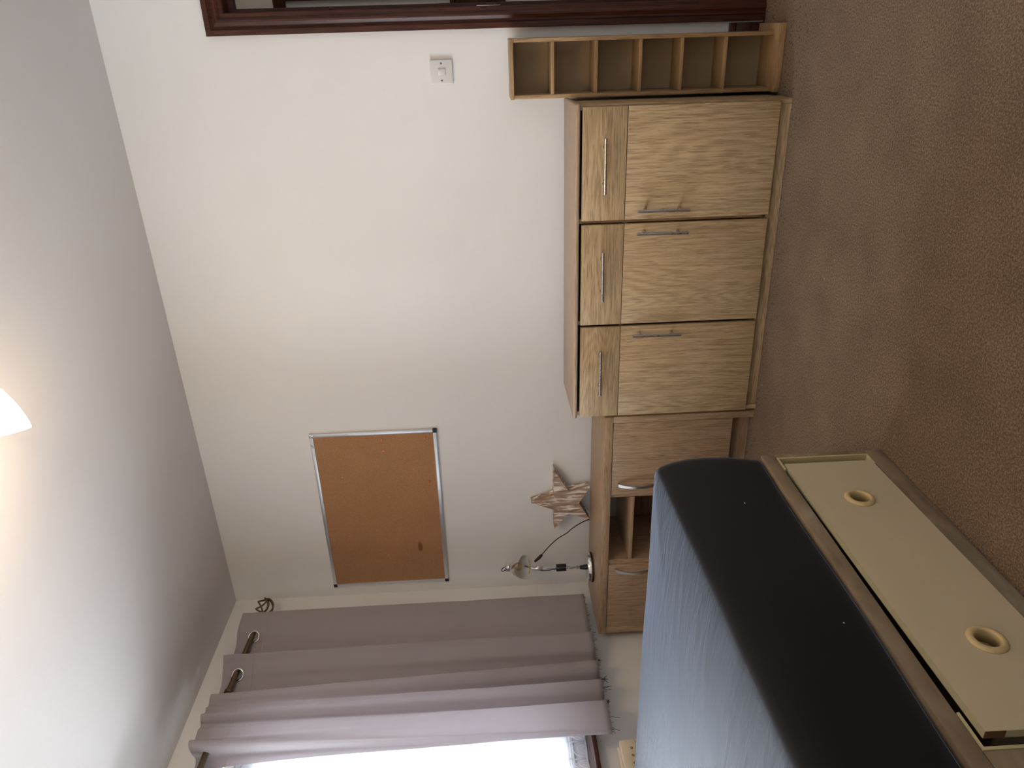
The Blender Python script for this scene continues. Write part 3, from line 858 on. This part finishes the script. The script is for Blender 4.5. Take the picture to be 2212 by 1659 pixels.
dr_ = boxobj('door', (-0.3895, -0.0355, 0.0035, 0.0205, 0.089, 0.5895), M['tv_z'], tv, bev=0.001)
bow_handle(dr_, -0.334, 0.395, 0.562)
dl_ = boxobj('door', (-1.1375, -0.770, 0.0035, 0.0205, 0.089, 0.5895), M['tv_z'], tv, bev=0.001)
bow_handle(dl_, -0.796, 0.395, 0.560)

# ================================================================== CD RACK
rk = thing('storage_rack', 'narrow beech rack of six open cubbies standing between sideboard and door frame', 'shelf rack', (2.5455, -0.20, 0.0))
boxobj('side_panel', (0.0875, 0.1005, 0.0, 0.150, 0.0255, 0.9605), M['rk_z'], rk, bev=0.0008)
boxobj('side_panel', (-0.1005, -0.0875, 0.0, 0.150, 0.0255, 0.9605), M['rk_z'], rk, bev=0.0008)
boxobj('top', (-0.1025, 0.1015, -0.002, 0.152, 0.961, 0.973), M['rk_x'], rk, bev=0.0008)
boxobj('base', (-0.1000, 0.1265, -0.048, 0.165, 0.001, 0.0250), M['rk_x'], rk, bev=0.001)
boxobj('back_panel', (-0.087, 0.087, 0.128, 0.132, 0.0255, 0.9605), M['hardboard'], rk)
for z in (0.8145, 0.6575, 0.497, 0.348, 0.190):
    boxobj('shelf', (-0.087, 0.087, 0.001, 0.1275, z, z + 0.0125), M['rk_x'], rk, bev=0.0008)

# ================================================================== CORK BOARD AND PINS
cb = thing('cork_board', 'cork notice board with aluminium frame and black corners on the wall', 'notice board', (0.0, -0.001, 0.0))
BX0, BX1, BZ0, BZ1 = 0.068, 0.985, 1.357, 1.956
FW = 0.018
boxobj('cork_sheet', (BX0 + FW * .7, BX1 - FW * .7, -0.0095, -0.001, BZ0 + FW * .7, BZ1 - FW * .7), M['cork'], cb)
boxobj('frame_rail', (BX0 + 0.016, BX1 - 0.016, -0.014, 0.0, BZ1 - FW, BZ1), M['alu'], cb, bev=0.003)
boxobj('frame_rail', (BX0 + 0.016, BX1 - 0.016, -0.014, 0.0, BZ0, BZ0 + FW), M['alu'], cb, bev=0.003)
boxobj('frame_rail', (BX0, BX0 + FW, -0.014, 0.0, BZ0 + 0.016, BZ1 - 0.016), M['alu'], cb, bev=0.003)
boxobj('frame_rail', (BX1 - FW, BX1, -0.014, 0.0, BZ0 + 0.016, BZ1 - 0.016), M['alu'], cb, bev=0.003)
for x in (BX0, BX1 - FW):
    for z in (BZ0, BZ1 - FW):
        whole = not (x > 0.5 and z > 1.5)
        boxobj('corner_cap', (x - 0.0008, x + FW + 0.0008, -0.0150, 0.0, z - 0.0008, z + FW + 0.0008), M['blackplastic'] if whole else M['alu'], cb, bev=0.002)
        if not whole: boxobj('cap_insert', (x + 0.001, x + 0.006, -0.0158, -0.0151, z + 0.001, z + 0.006), M['blackplastic'], cb)
# maker's mark on the top rail: a tick-like stroke and a row of tiny grey letters
bm = bmesh.new()
yl = -0.0143
tube(bm, [(0.912, yl, 1.950), (0.918, yl, 1.941), (0.925, yl, 1.952)], 0.0011, 5)
tube(bm, [(0.9265, yl, 1.9525), (0.9305, yl, 1.950), (0.927, yl, 1.946), (0.9235, yl, 1.944)], 0.0010, 5)
finish('maker_tick', bm, M['blackplastic'], cb)
bm = bmesh.new()
for k in range(7):
    x = 0.936 + k * 0.0042
    box(bm, x, x + 0.0008, yl - 0.0003, yl, 1.9435, 1.9475)
    if k % 2: box(bm, x + 0.0008, x + 0.0026, yl - 0.0003, yl, 1.9465, 1.9475)
    else: box(bm, x + 0.0008, x + 0.0026, yl - 0.0003, yl, 1.9435, 1.9444)
finish('maker_lettering', bm, M['graymark'], cb)
pins = [(0.937, 1.618, 'orange push pin, upper one of the pair near the right edge of the cork board', 'pin'),
        (0.883, 1.615, 'pale glossy headed push pin left of the orange pair on the cork board', 'pinpale'),
        (0.939, 1.414, 'orange push pin in the lower right corner of the cork board', 'pin'),
        (0.697, 1.412, 'orange push pin alone near the lower edge of the cork board', 'pin')]
pins[0] = (0.937, 1.618, 'orange push pin halfway up the right edge of the cork board', 'pin')
pins[1] = (0.883, 1.615, 'orange push pin with pale shiny head, nearer the middle of the cork board', 'pinpale')
for x, z, lab, mt in pins:
    t = thing('push_pin', lab, 'push pin', (x, -0.0107, z), 0, 'push pins in the cork board')
    bm = bmesh.new()
    lathe(bm, (0, 0, 0), (0.12, -1, -0.1), [(0, 0), (0, 0.0052), (0.0018, 0.0052), (0.003, 0.003), (0.0085, 0.0028), (0.010, 0.0046), (0.0125, 0.0046), (0.0135, 0.003), (0.0137, 0)], 12)
    finish('pin_head', bm, M['pin'], t, auto=40)
    if mt == 'pinpale':
        bm = bmesh.new(); lathe(bm, Vector((0.12, -1, -0.1)).normalized() * 0.0137, (0.12, -1, -0.1), [(0, 0), (0, 0.0042), (0.002, 0.003), (0.0026, 0)], 12)
        finish('pale_cap', bm, M['pinpale'], t, smooth=True)
for x, z, lab in ((0.802, 1.383, 'tiny white pin head beside the lower rail of the cork board'), (0.767, 1.483, 'tiny white pin head in the lower right of the cork'), (0.738, 1.83, 'tiny white pin head in the upper right of the cork')):
    bm = bmesh.new(); lathe(bm, (x, -0.0105, z), (0, -1, 0), [(0, 0), (0, 0.0022), (0.0012, 0.0018), (0.0018, 0)], 10)
    tag(finish('map_pin', bm, M['whiteplastic'], None, smooth=True), lab, 'pin', 'tiny white pins in the cork board')

# ================================================================== LIGHT SWITCH
sw = thing('light_switch', 'white square single rocker light switch with two screws on the wall', 'light switch', (2.536, -0.001, 1.2275))
boxobj('plate', (-0.043, 0.043, -0.0105, 0.0, -0.0425, 0.0425), M['whiteplastic'], sw, bev=0.0025, seg=3)
boxobj('rocker_surround', (-0.0145, 0.0125, -0.0118, -0.0106, -0.016, 0.0135), M['whiteplastic'], sw, bev=0.002)
bm = bmesh.new()
box(bm, -0.0125, 0.0105, -0.0150, -0.0119, -0.0145, 0.012, bev=0.0015)
for v in bm.verts:
    if v.co.y < -0.013: v.co.y += (0.012 - v.co.z) / 0.0265 * -0.0012 + 0.0006
finish('rocker', bm, M['whiteplastic'], sw, auto=40)
for x in (-0.0302, 0.0302):
    bm = bmesh.new(); lathe(bm, (x, -0.0106, 0.0), (0, -1, 0), [(0, 0), (0, 0.0036), (0.0006, 0.0034), (0.0008, 0.0022), (0.0004, 0)], 14)
    finish('screw', bm, M['screw'], sw, smooth=True)

# ================================================================== WOODEN STAR
star = thing('wooden_star', 'five pointed limewashed driftwood star leaning on the wall above the low cabinet', 'star', (0.0, 0.0, 0.0))
out = [(0.5658, 0.9164), (0.6042, 0.8061), (0.7545, 0.8059), (0.6278, 0.7309), (0.6480, 0.6300), (0.5573, 0.6821), (0.4611, 0.6280), (0.4965, 0.7346), (0.4056, 0.8032), (0.5244, 0.8074)]
cx, cz = 0.562, 0.755
TILT = 0.012
def sy(z, base): return base + (z - 0.63) * 0.03
# planks: strips of the star outline cut along slanted seams
def clip(poly, n, d):
    res = []
    for i in range(len(poly)):
        a, b = poly[i], poly[(i + 1) % len(poly)]
        da, db = a[0] * n[0] + a[1] * n[1] - d, b[0] * n[0] + b[1] * n[1] - d
        if da <= 0: res.append(a)
        if da * db < 0:
            t = da / (da - db); res.append((a[0] + (b[0] - a[0]) * t, a[1] + (b[1] - a[1]) * t))
    return res
bm = bmesh.new()
fr = [bm.verts.new((x, sy(z, -0.066), z)) for x, z in out]
bk = [bm.verts.new((x, sy(z, -0.012), z)) for x, z in out]
f1 = bm.faces.new(fr); f2 = bm.faces.new(bk[::-1])
for k in range(10): bm.faces.new((fr[k], fr[(k + 1) % 10], bk[(k + 1) % 10], bk[k]))
# plank seams cut across the face: bisect, then sink the seam edges
nrm = Vector((math.cos(0.27), 0, math.sin(0.27)))
for k, off in enumerate((-0.075, -0.03, 0.02, 0.07)):
    for e in (-0.0012, 0.0, 0.0012):
        bmesh.ops.bisect_plane(bm, geom=bm.verts[:] + bm.edges[:] + bm.faces[:], plane_co=Vector((cx, 0, cz)) + nrm * (off + e), plane_no=nrm)
for v in bm.verts:
    s = (v.co - Vector((cx, 0, cz))).dot(nrm)
    if any(abs(s - o_) < 0.0004 for o_ in (-0.075, -0.03, 0.02, 0.07)) and abs(v.co.y - sy(v.co.z, -0.066)) < 0.002:
        v.co.y += 0.003
bmesh.ops.triangulate(bm, faces=bm.faces[:])
finish('star_body', bm, M['star'], star)

# ================================================================== DESK LAMP
LX, LY, LZ = 0.258, -0.185, 0.6285
dl = thing('desk_lamp', 'chrome desk lamp with white lined bell head on the low cabinet by the curtain', 'lamp', (LX, LY, LZ))
bm = bmesh.new(); lathe(bm, (0, 0, 0), (0, 0, 1), [(0, 0), (0, 0.0725), (0.001, 0.0740), (0.0075, 0.0740), (0.0085, 0.072), (0.0085, 0)], 48)
finish('rubber_rim', bm, M['blackplastic'], dl, auto=40)
bm = bmesh.new(); lathe(bm, (0, 0, 0.0086), (0, 0, 1), [(0, 0), (0, 0.072), (0.010, 0.072), (0.016, 0.069), (0.0185, 0.063), (0.0185, 0)], 48)
finish('base', bm, M['chrome'], dl, auto=30)
bm = bmesh.new(); lathe(bm, (0, 0, 0.0272), (0, 0, 1), [(0, 0), (0, 0.014), (0.004, 0.0135), (0.030, 0.0095), (0.033, 0.0095), (0.033, 0)], 20)
finish('socket', bm, M['blackplastic'], dl, auto=40)
bm = bmesh.new()
tube(bm, [(0, 0, 0.060), (0.001, 0, 0.075)], 0.0055, 12)
tube(bm, [(0.001, 0, 0.070), (0.002, 0, 0.078)], 0.0095, 12)
tube(bm, [(0.001, 0, 0.078), (0.004, 0, 0.13), (0.007, 0, 0.30)], 0.0042, 12)
for k in range(7):
    z = 0.082 + k * 0.0065
    lathe(bm, (0.0025, 0, z), (0, 0, 1), [(0, 0.004), (0.001, 0.0085 - abs(k - 3) * 0.0006), (0.0045, 0.0085 - abs(k - 3) * 0.0006), (0.0055, 0.004)], 14)
finish('stem', bm, M['chrome'], dl, auto=40)
bm = bmesh.new()
for s in (-1, 1):
    box(bm, 0.005 + s * 0.012 - 0.004, 0.005 + s * 0.012 + 0.004, -0.010, 0.010, 0.128, 0.178, bev=0.002)
box(bm, -0.007, 0.017, -0.003, 0.003, 0.146, 0.160)
finish('clamp', bm, M['blackplastic'], dl, auto=40)
bm = bmesh.new()
lathe(bm, (0.0065, 0, 0.245), (0, 0, 1), [(0, 0), (0, 0.007), (0.012, 0.010), (0.034, 0.011), (0.040, 0.007), (0.040, 0)], 16)
lathe(bm, (0.0075, 0, 0.268), (0.8, -0.6, 0), [(0.008, 0.003), (0.022, 0.003), (0.022, 0.0055), (0.026, 0.0055), (0.027, 0)], 12)
finish('joint', bm, M['satin'], dl, auto=40)
# head: axis points down and out towards the room
ax = Vector((0.36, -0.50, -0.79)).normalized()
hc = Vector((0.029, -0.012, 0.3345))              # centre of the open rim
HK = 0.78                                            # head scale
hl_ = 0.110 * HK
h0 = hc - ax * hl_
def hp(l): return [(t * HK * 0.88, r * HK) for t, r in l]
bm = bmesh.new()
lathe(bm, h0, ax, hp([(-0.036, 0.0), (-0.036, 0.0255), (-0.033, 0.0275), (-0.004, 0.0275), (0.0, 0.026), (0.010, 0.030), (0.030, 0.046), (0.055, 0.060), (0.085, 0.070), (0.110, 0.0742), (0.125, 0.075), (0.125, 0.0738)]), 48)
head = finish('lamp_shade', bm, M['chrome'], dl, auto=30)
bm = bmesh.new()
lathe(bm, h0, ax, hp([(0.125, 0.0737), (0.110, 0.0730), (0.085, 0.0688), (0.055, 0.0588), (0.030, 0.0448), (0.012, 0.030), (0.006, 0.0)]), 48)
finish('shade_lining', bm, M['lampinner'], head, smooth=True)
bm = bmesh.new()
lathe(bm, h0, ax, hp([(0.008, 0.0), (0.008, 0.012), (0.030, 0.013), (0.034, 0.016), (0.055, 0.022), (0.066, 0.024), (0.080, 0.019), (0.087, 0.010), (0.089, 0.0)]), 24)
finish('bulb', bm, M['amber'], head, smooth=True)
# small rating sticker inside the rim
u_, w_ = frame_of(ax)
bm = bmesh.new()
dn = (Vector((0, 0, -1)) - ax * Vector((0, 0, -1)).dot(ax)).normalized(); sd = ax.cross(dn)
rowv = []
for k in range(13):
    a = -0.75 + 1.5 * k / 12
    dirv = dn * math.cos(a) + sd * math.sin(a)
    rowv.append([bm.verts.new(h0 + ax * (t * HK * 0.88) + dirv * (r * HK)) for t, r in ((0.121, 0.0730), (0.106, 0.0722))])
for a, b in zip(rowv, rowv[1:]): bm.faces.new((a[0], b[0], b[1], a[1]))
finish('rating_label', bm, M['label'], head, smooth=True)
bm = bmesh.new()
for a0, a1 in ((-0.6, -0.42), (-0.38, -0.3), (-0.22, 0.02), (0.12, 0.2), (0.26, 0.5)):
    for t in (0.111, 0.115):
        vs = []
        for a in (a0, a1):
            dirv = dn * math.cos(a) + sd * math.sin(a)
            vs += [bm.verts.new(h0 + ax * (t * HK * 0.88) + dirv * (0.0720 * HK)), bm.verts.new(h0 + ax * ((t + 0.0016) * HK * 0.88) + dirv * (0.0721 * HK))]
        bm.faces.new((vs[0], vs[2], vs[3], vs[1]))
finish('label_print', bm, M['graymark'], head)
# wire loop behind the cap, joint pin to head, feed wire
bm = bmesh.new()
capc = h0 - ax * 0.025
lp = []
for k in range(13):
    a = PI * (-0.35 + 1.55 * k / 12)
    lp.append(capc + Vector((-0.013 - 0.014 * math.cos(a) * -1 * 0.0 - 0.015 * math.cos(a - 0.5), 0.004, 0.012 + 0.015 * math.sin(a + 0.2))))
tube(bm, lp, 0.0024, 8)
finish('wire_loop', bm, M['blackplastic'], dl, smooth=True)
bm = bmesh.new()
pts = [Vector((0.012, 0.004, 0.30)), Vector((-0.008, 0.004, 0.262)), Vector((-0.012, 0.003, 0.232)), Vector((-0.006, 0.002, 0.195)), Vector((-0.005, 0.001, 0.178))]
tube(bm, [Vector(q) for q in catmull([tuple(p) for p in pts], 5)], 0.0022, 8)
finish('feed_wire', bm, M['blackplastic'], dl, smooth=True)
bm = bmesh.new()
tube(bm, [(0.0075, 0, 0.278), (0.010, 0.004, 0.30), h0 + ax * 0.05 + Vector((-0.012, 0.022, -0.03))], 0.004, 10)
finish('head_bracket', bm, M['satin'], dl, smooth=True)
bm = bmesh.new()
tube(bm, [(0.040, 0.012, 0.284), (0.056, 0.020, 0.262), (0.070, 0.026, 0.246)], [0.0055, 0.0085, 0.0065], 10)
finish('cord_switch', bm, M['blackplastic'], dl, smooth=True)
bm = bmesh.new()
cp = [(0.068, 0.026, 0.248), (0.095, 0.05, 0.212), (0.115, 0.085, 0.165), (0.128, 0.115, 0.110), (0.136, 0.135, 0.085), (0.155, 0.155, 0.035), (0.166, 0.170, -0.02), (0.168, 0.172, -0.10)]
tube(bm, catmull(cp, 6), 0.0024, 8)
finish('power_cord', bm, M['blackplastic'], dl, smooth=True)

# ================================================================== BED
bed = thing('bed_base', 'grey brown divan bed base with a cream pull out drawer facing the room', 'bed', (0.0, 0.0, 0.0))
X1, Y0, Y1, BH = 1.580, -1.322, -3.22, 0.346
X0 = 0.118
OY0, OY1, OZ0, OZ1 = -1.342, -2.268, 0.050, 0.3075
boxobj('top_rail', (X1 - 0.03, X1, Y1, Y0, OZ1, BH), M['divan'], bed, bev=0.004)
boxobj('bottom_rail', (X1 - 0.03, X1, Y1, Y0, 0.0, OZ0), M['divan'], bed, bev=0.003)
boxobj('corner_stile', (X1 - 0.03, X1, OY0, Y0, OZ0 + 0.0002, OZ1 - 0.0002), M['divan'], bed, bev=0.002)
boxobj('side_panel', (X1 - 0.03, X1, Y1, OY1, OZ0 + 0.0002, OZ1 - 0.0002), M['divan'], bed, bev=0.002)
boxobj('end_panel', (X0 + 0.0305, X1 - 0.0302, Y0 - 0.03, Y0, 0.0, BH), M['divan'], bed, bev=0.003)
boxobj('head_panel', (X0 + 0.0305, X1 - 0.0302, Y1, Y1 + 0.03, 0.0, BH), M['divan'], bed, bev=0.003)
boxobj('far_side_panel', (X0, X0 + 0.03, Y1, Y0, 0.0, BH), M['divan'], bed, bev=0.003)
boxobj('base_board', (X0 + 0.0305, X1 - 0.0302, Y1 + 0.0302, Y0 - 0.0302, BH - 0.02, BH - 0.002), M['divan'], bed)
# cream edging around the drawer opening
boxobj('opening_edging', (X1 - 0.028, X1 + 0.0015, OY1, OY1 + 0.006, OZ0 + 0.16, OZ1 - 0.0003), M['tape'], bed)
boxobj('opening_edging', (X1 - 0.028, X1 + 0.0015, OY1 + 0.0062, OY1 + 0.075, OZ1 - 0.005, OZ1 - 0.0003), M['tape'], bed)
boxobj('opening_edging', (X1 - 0.028, X1 + 0.0012, OY0 - 0.005, OY0, OZ0 + 0.001, OZ1 - 0.0003), M['tape'], bed)
boxobj('opening_edging', (X1 - 0.028, X1 + 0.0012, OY0 - 0.060, OY0 - 0.0052, OZ1 - 0.005, OZ1 - 0.0003), M['tape'], bed)
boxobj('opening_edging', (X1 - 0.028, X1 + 0.0012, OY0 - 0.050, OY0 - 0.0052, OZ0 + 0.0003, OZ0 + 0.004), M['tape'], bed)

# drawer front: a board with two round holes, slightly askew (near end pulled out)
DL = 0.872
def board_with_holes(name, L_, z0, z1, th, holes, r, mat, parent):
    cu = bpy.data.curves.new(name, 'CURVE'); cu.dimensions = '2D'; cu.fill_mode = 'BOTH'; cu.extrude = th / 2
    sp = cu.splines.new('POLY'); sp.points.add(3); sp.use_cyclic_u = True
    for p, (a, b) in zip(sp.points, ((0, z0), (L_, z0), (L_, z1), (0, z1))): p.co = (a, b, 0, 1)
    for hx, hz in holes:
        s2 = cu.splines.new('POLY'); s2.points.add(31); s2.use_cyclic_u = True
        for k, p in enumerate(s2.points):
            a = 2 * PI * k / 32
            p.co = (hx + r * math.cos(a), hz + r * math.sin(a), 0, 1)
    tmp = bpy.data.objects.new('tmp_curve', cu); C.objects.link(tmp)
    dg = bpy.context.evaluated_depsgraph_get()
    me = bpy.data.meshes.new_from_object(tmp.evaluated_get(dg))
    bpy.data.objects.remove(tmp); bpy.data.curves.remove(cu)
    me.name = name
    me.materials.clear(); me.materials.append(mat)
    o = bpy.data.objects.new(name, me); C.objects.link(o); o.parent = parent
    return o
HOLES = [(0.180, 0.176), (0.672, 0.1655)]
drw = board_with_holes('drawer', DL, 0.057, 0.2985, 0.016, HOLES, 0.0255, M['cream'], bed)
# board's local x runs towards the viewer (-y), local y is up, local z is the outward normal (+x)
ang = math.atan2(0.020, DL)
e1 = Vector((math.sin(ang), -math.cos(ang), 0)); e2 = Vector((0, 0, 1)); e3 = e2.cross(e1) * -1
e3 = e1.cross(e2)
if e3.x < 0: e3 = -e3
orig = Vector((1.5755, -1.379, 0.0))
mw = Matrix(((e1.x, e2.x, e3.x, orig.x), (e1.y, e2.y, e3.y, orig.y), (e1.z, e2.z, e3.z, orig.z), (0, 0, 0, 1)))
drw.matrix_local = mw
drw['label'] = 'cream drawer front with two round finger holes'
for hx, hz in HOLES:
    bm = bmesh.new()
    lathe(bm, (hx, hz, 0.0082), (0, 0, 1), [(0, 0.0372), (0.0015, 0.0368), (0.0045, 0.0335), (0.0062, 0.029), (0.0055, 0.0245), (0.002, 0.0225), (-0.026, 0.0218), (-0.026, 0.0245), (0.0, 0.0250)], 40, closed=True)
    g = finish('grommet', bm, M['creamplastic'], drw, smooth=True)
    bm = bmesh.new(); lathe(bm, (hx, hz, -0.0175), (0, 0, 1), [(0, 0.0), (0, 0.0215), (0.001, 0.0215), (0.001, 0)], 24)
    finish('hole_backing', bm, M['hardboard'], drw)
# worn white edging along the top and the near end of the drawer front, bare chip at the corner
boxobj('edging', (0.004, DL, 0.2986, 0.2994, -0.0079, 0.0079), M['edgetape'], drw)
boxobj('edging', (DL + 0.0001, DL + 0.001, 0.057, 0.262, -0.0079, 0.0079), M['edgetape'], drw)
boxobj('chipped_corner', (DL + 0.0001, DL + 0.0008, 0.2622, 0.2984, -0.0079, 0.0079), M['chip'], drw)
# drawer box behind the front
boxesobj('drawer_box', [(0.03, DL - 0.03, 0.060, 0.066, -0.40, -0.0265), (0.03, 0.042, 0.0662, 0.24, -0.40, -0.0265), (DL - 0.042, DL - 0.03, 0.0662, 0.24, -0.40, -0.0265)], M['cream'], drw)

# ------------------------------------------------------------------ mattress in its black fitted sheet
mat_ = thing('mattress', 'thick mattress under a black fitted sheet, blue sheen on top, on the divan', 'mattress', (0.0, 0.0, 0.0))
bm = bmesh.new()
MX0, MX1, MY0, MY1 = 0.125, 1.584, -1.290, -3.22
# cross-section: (inset from the outer outline, height)
sec = [(0.060, 0.3475), (0.020, 0.348), (0.010, 0.358), (0.005, 0.385), (-0.003, 0.440), (-0.006, 0.500), (-0.004, 0.550), (0.003, 0.590), (0.010, 0.614), (0.014, 0.622), (0.020, 0.6275), (0.030, 0.6305), (0.046, 0.633),
       (0.08, 0.637), (0.13, 0.642), (0.20, 0.646), (0.30, 0.649), (0.42, 0.650), (0.55, 0.650), (0.64, 0.650)]
def outline(inset, n=200):
    hx, hy = (MX1 - MX0) / 2 - inset, (MY0 - MY1) / 2 - inset
    cx_, cy_ = (MX0 + MX1) / 2, (MY0 + MY1) / 2
    r = max(0.015, 0.060 - inset * 0.5)
    r = min(r, hx * .95, hy * .95)
    seq = []
    # straight runs subdivided, corners rounded
    def seg(a, b, m): return [(a[0] + (b[0] - a[0]) * k / m, a[1] + (b[1] - a[1]) * k / m) for k in range(m)]
    def arc(cxx, cyy, a0, m): return [(cxx + r * math.cos(a0 + PI / 2 * k / m), cyy + r * math.sin(a0 + PI / 2 * k / m)) for k in range(m)]
    seq += seg((hx, -hy + r), (hx, hy - r), 40)
    seq += arc(hx - r, hy - r, 0, 10)
    seq += seg((hx - r, hy), (-hx + r, hy), 30)
    seq += arc(-hx + r, hy - r, PI / 2, 10)
    seq += seg((-hx, hy - r), (-hx, -hy + r), 40)
    seq += arc(-hx + r, -hy + r, PI, 10)
    seq += seg((-hx + r, -hy), (hx - r, -hy), 30)
    seq += arc(hx - r, -hy + r, 1.5 * PI, 10)
    return [(cx_ + a, cy_ + b) for a, b in seq]
ringsM = []
for ins, z in sec:
    ring = []
    for x, y in outline(ins):
        dx = dy = dzz = 0
        if z > 0.36:
            k = noise.noise(Vector((x * 2.3, y * 2.3, z * 4)))
            dx = 0.006 * k; dy = 0.005 * noise.noise(Vector((x * 2.1 + 9, y * 2.6, z * 5)))
        if z > 0.6:
            dzz = 0.007 * noise.noise(Vector((x * 1.7, y * 1.7, 1.0))) + 0.002 * noise.noise(Vector((x * 4, y * 9, 5.0)))
            # mattress top is drawn down and in a little towards the corner by the elastic
            pass
        if z > 0.40:                                     # the upper edge leans out towards the viewer's end, in at the far end
            near = (-1.33 - y) / 0.97
            dzz += 0.012 * min(1.0, (z - 0.40) / 0.2)
            dx += (-0.006 + 0.062 * near) * min(1.0, (z - 0.40) / 0.2) * math.exp(-((x - MX1) / 0.12) ** 2)
        if z < 0.45: dx += 0.004 * math.sin(y * 9.0) * (0.45 - z) / 0.1
        ring.append(bm.verts.new((x + dx, y + dy, z + dzz)))
    ringsM.append(ring)
for a, b in zip(ringsM, ringsM[1:]):
    n = len(a)
    for k in range(n): bm.faces.new((a[k], a[(k + 1) % n], b[(k + 1) % n], b[k]))
bm.faces.new(ringsM[0][::-1]); bm.faces.new(ringsM[-1])
finish('fitted_sheet', bm, M['sheet'], mat_, smooth=True)
# bits of lint on the sheet
bm = bmesh.new()
for x, y, z in ((1.10, -1.70, 0.655), (0.62, -1.55, 0.657), (0.80, -2.0, 0.657)):
    box(bm, x, x + 0.004, y, y + 0.0015, z - 0.001, z + 0.001)
for y, z in ((-1.72, 0.50), (-1.56, 0.47), (-1.98, 0.41), (-1.80, 0.55)):
    box(bm, 1.5885, 1.5915, y, y + 0.0025, z, z + 0.0025)
ln_ = finish('lint', bm, M['whiteplastic'], mat_); ln_['kind'] = 'stuff'

# ================================================================== CEILING LAMP
cl_ = thing('ceiling_spotlight', 'warm glowing opal glass ceiling light shade at the top of the room', 'ceiling light', (2.03, -1.62, H))
boxobj('mounting_bar', (-0.035, 0.035, -0.36, 0.20, -0.028, -0.0005), M['satin'], cl_, bev=0.006)
shade_prof = [(0.0, 0.0), (0.0, 0.022), (0.003, 0.026), (0.012, 0.030), (0.030, 0.0385), (0.052, 0.0475), (0.075, 0.0545), (0.095, 0.0590), (0.104, 0.0600), (0.1065, 0.0590), (0.104, 0.0575), (0.075, 0.0520), (0.052, 0.045), (0.030, 0.036), (0.008, 0.024), (0.005, 0.0)]
heads = [(Vector((1.937, -1.440, 2.287)), Vector((-0.089, -0.040, -0.024))),
         (Vector((2.13, -1.72, 2.30)), Vector((0.07, 0.02, -0.07))),  # this head and the next are unseen, added for more warm light
         (Vector((1.98, -1.97, 2.30)), Vector((-0.03, -0.07, -0.06)))]
base_y = [-1.46, -1.72, -1.95]
for (nk, a), by in zip(heads, base_y):
    a = a.normalized()
    loc = Vector(cl_.location)
    bm = bmesh.new(); lathe(bm, nk - loc, a, shade_prof, 36)
    sh = finish('shade', bm, M['shade'], cl_, smooth=True)
    bm = bmesh.new()
    tube(bm, [(0.0, by + 1.62, -0.027), (0.0, by + 1.62, -0.09), tuple(nk - loc - a * 0.035 + Vector((0, 0, 0.03))), tuple(nk - loc - a * 0.03)], 0.006, 10)
    lathe(bm, nk - loc - a * 0.035, a, [(0, 0), (0, 0.020), (0.034, 0.022), (0.0345, 0)], 20)
    finish('arm', bm, M['satin'], cl_, auto=40)
    ld = bpy.data.lights.new('lamp_bulb', 'POINT'); ld.energy = LAMP_W; ld.color = LAMP_COL; ld.shadow_soft_size = 0.03
    lo_ = bpy.data.objects.new('lamp_bulb', ld); C.objects.link(lo_); lo_.parent = cl_
    lo_.location = nk - loc + a * 0.150
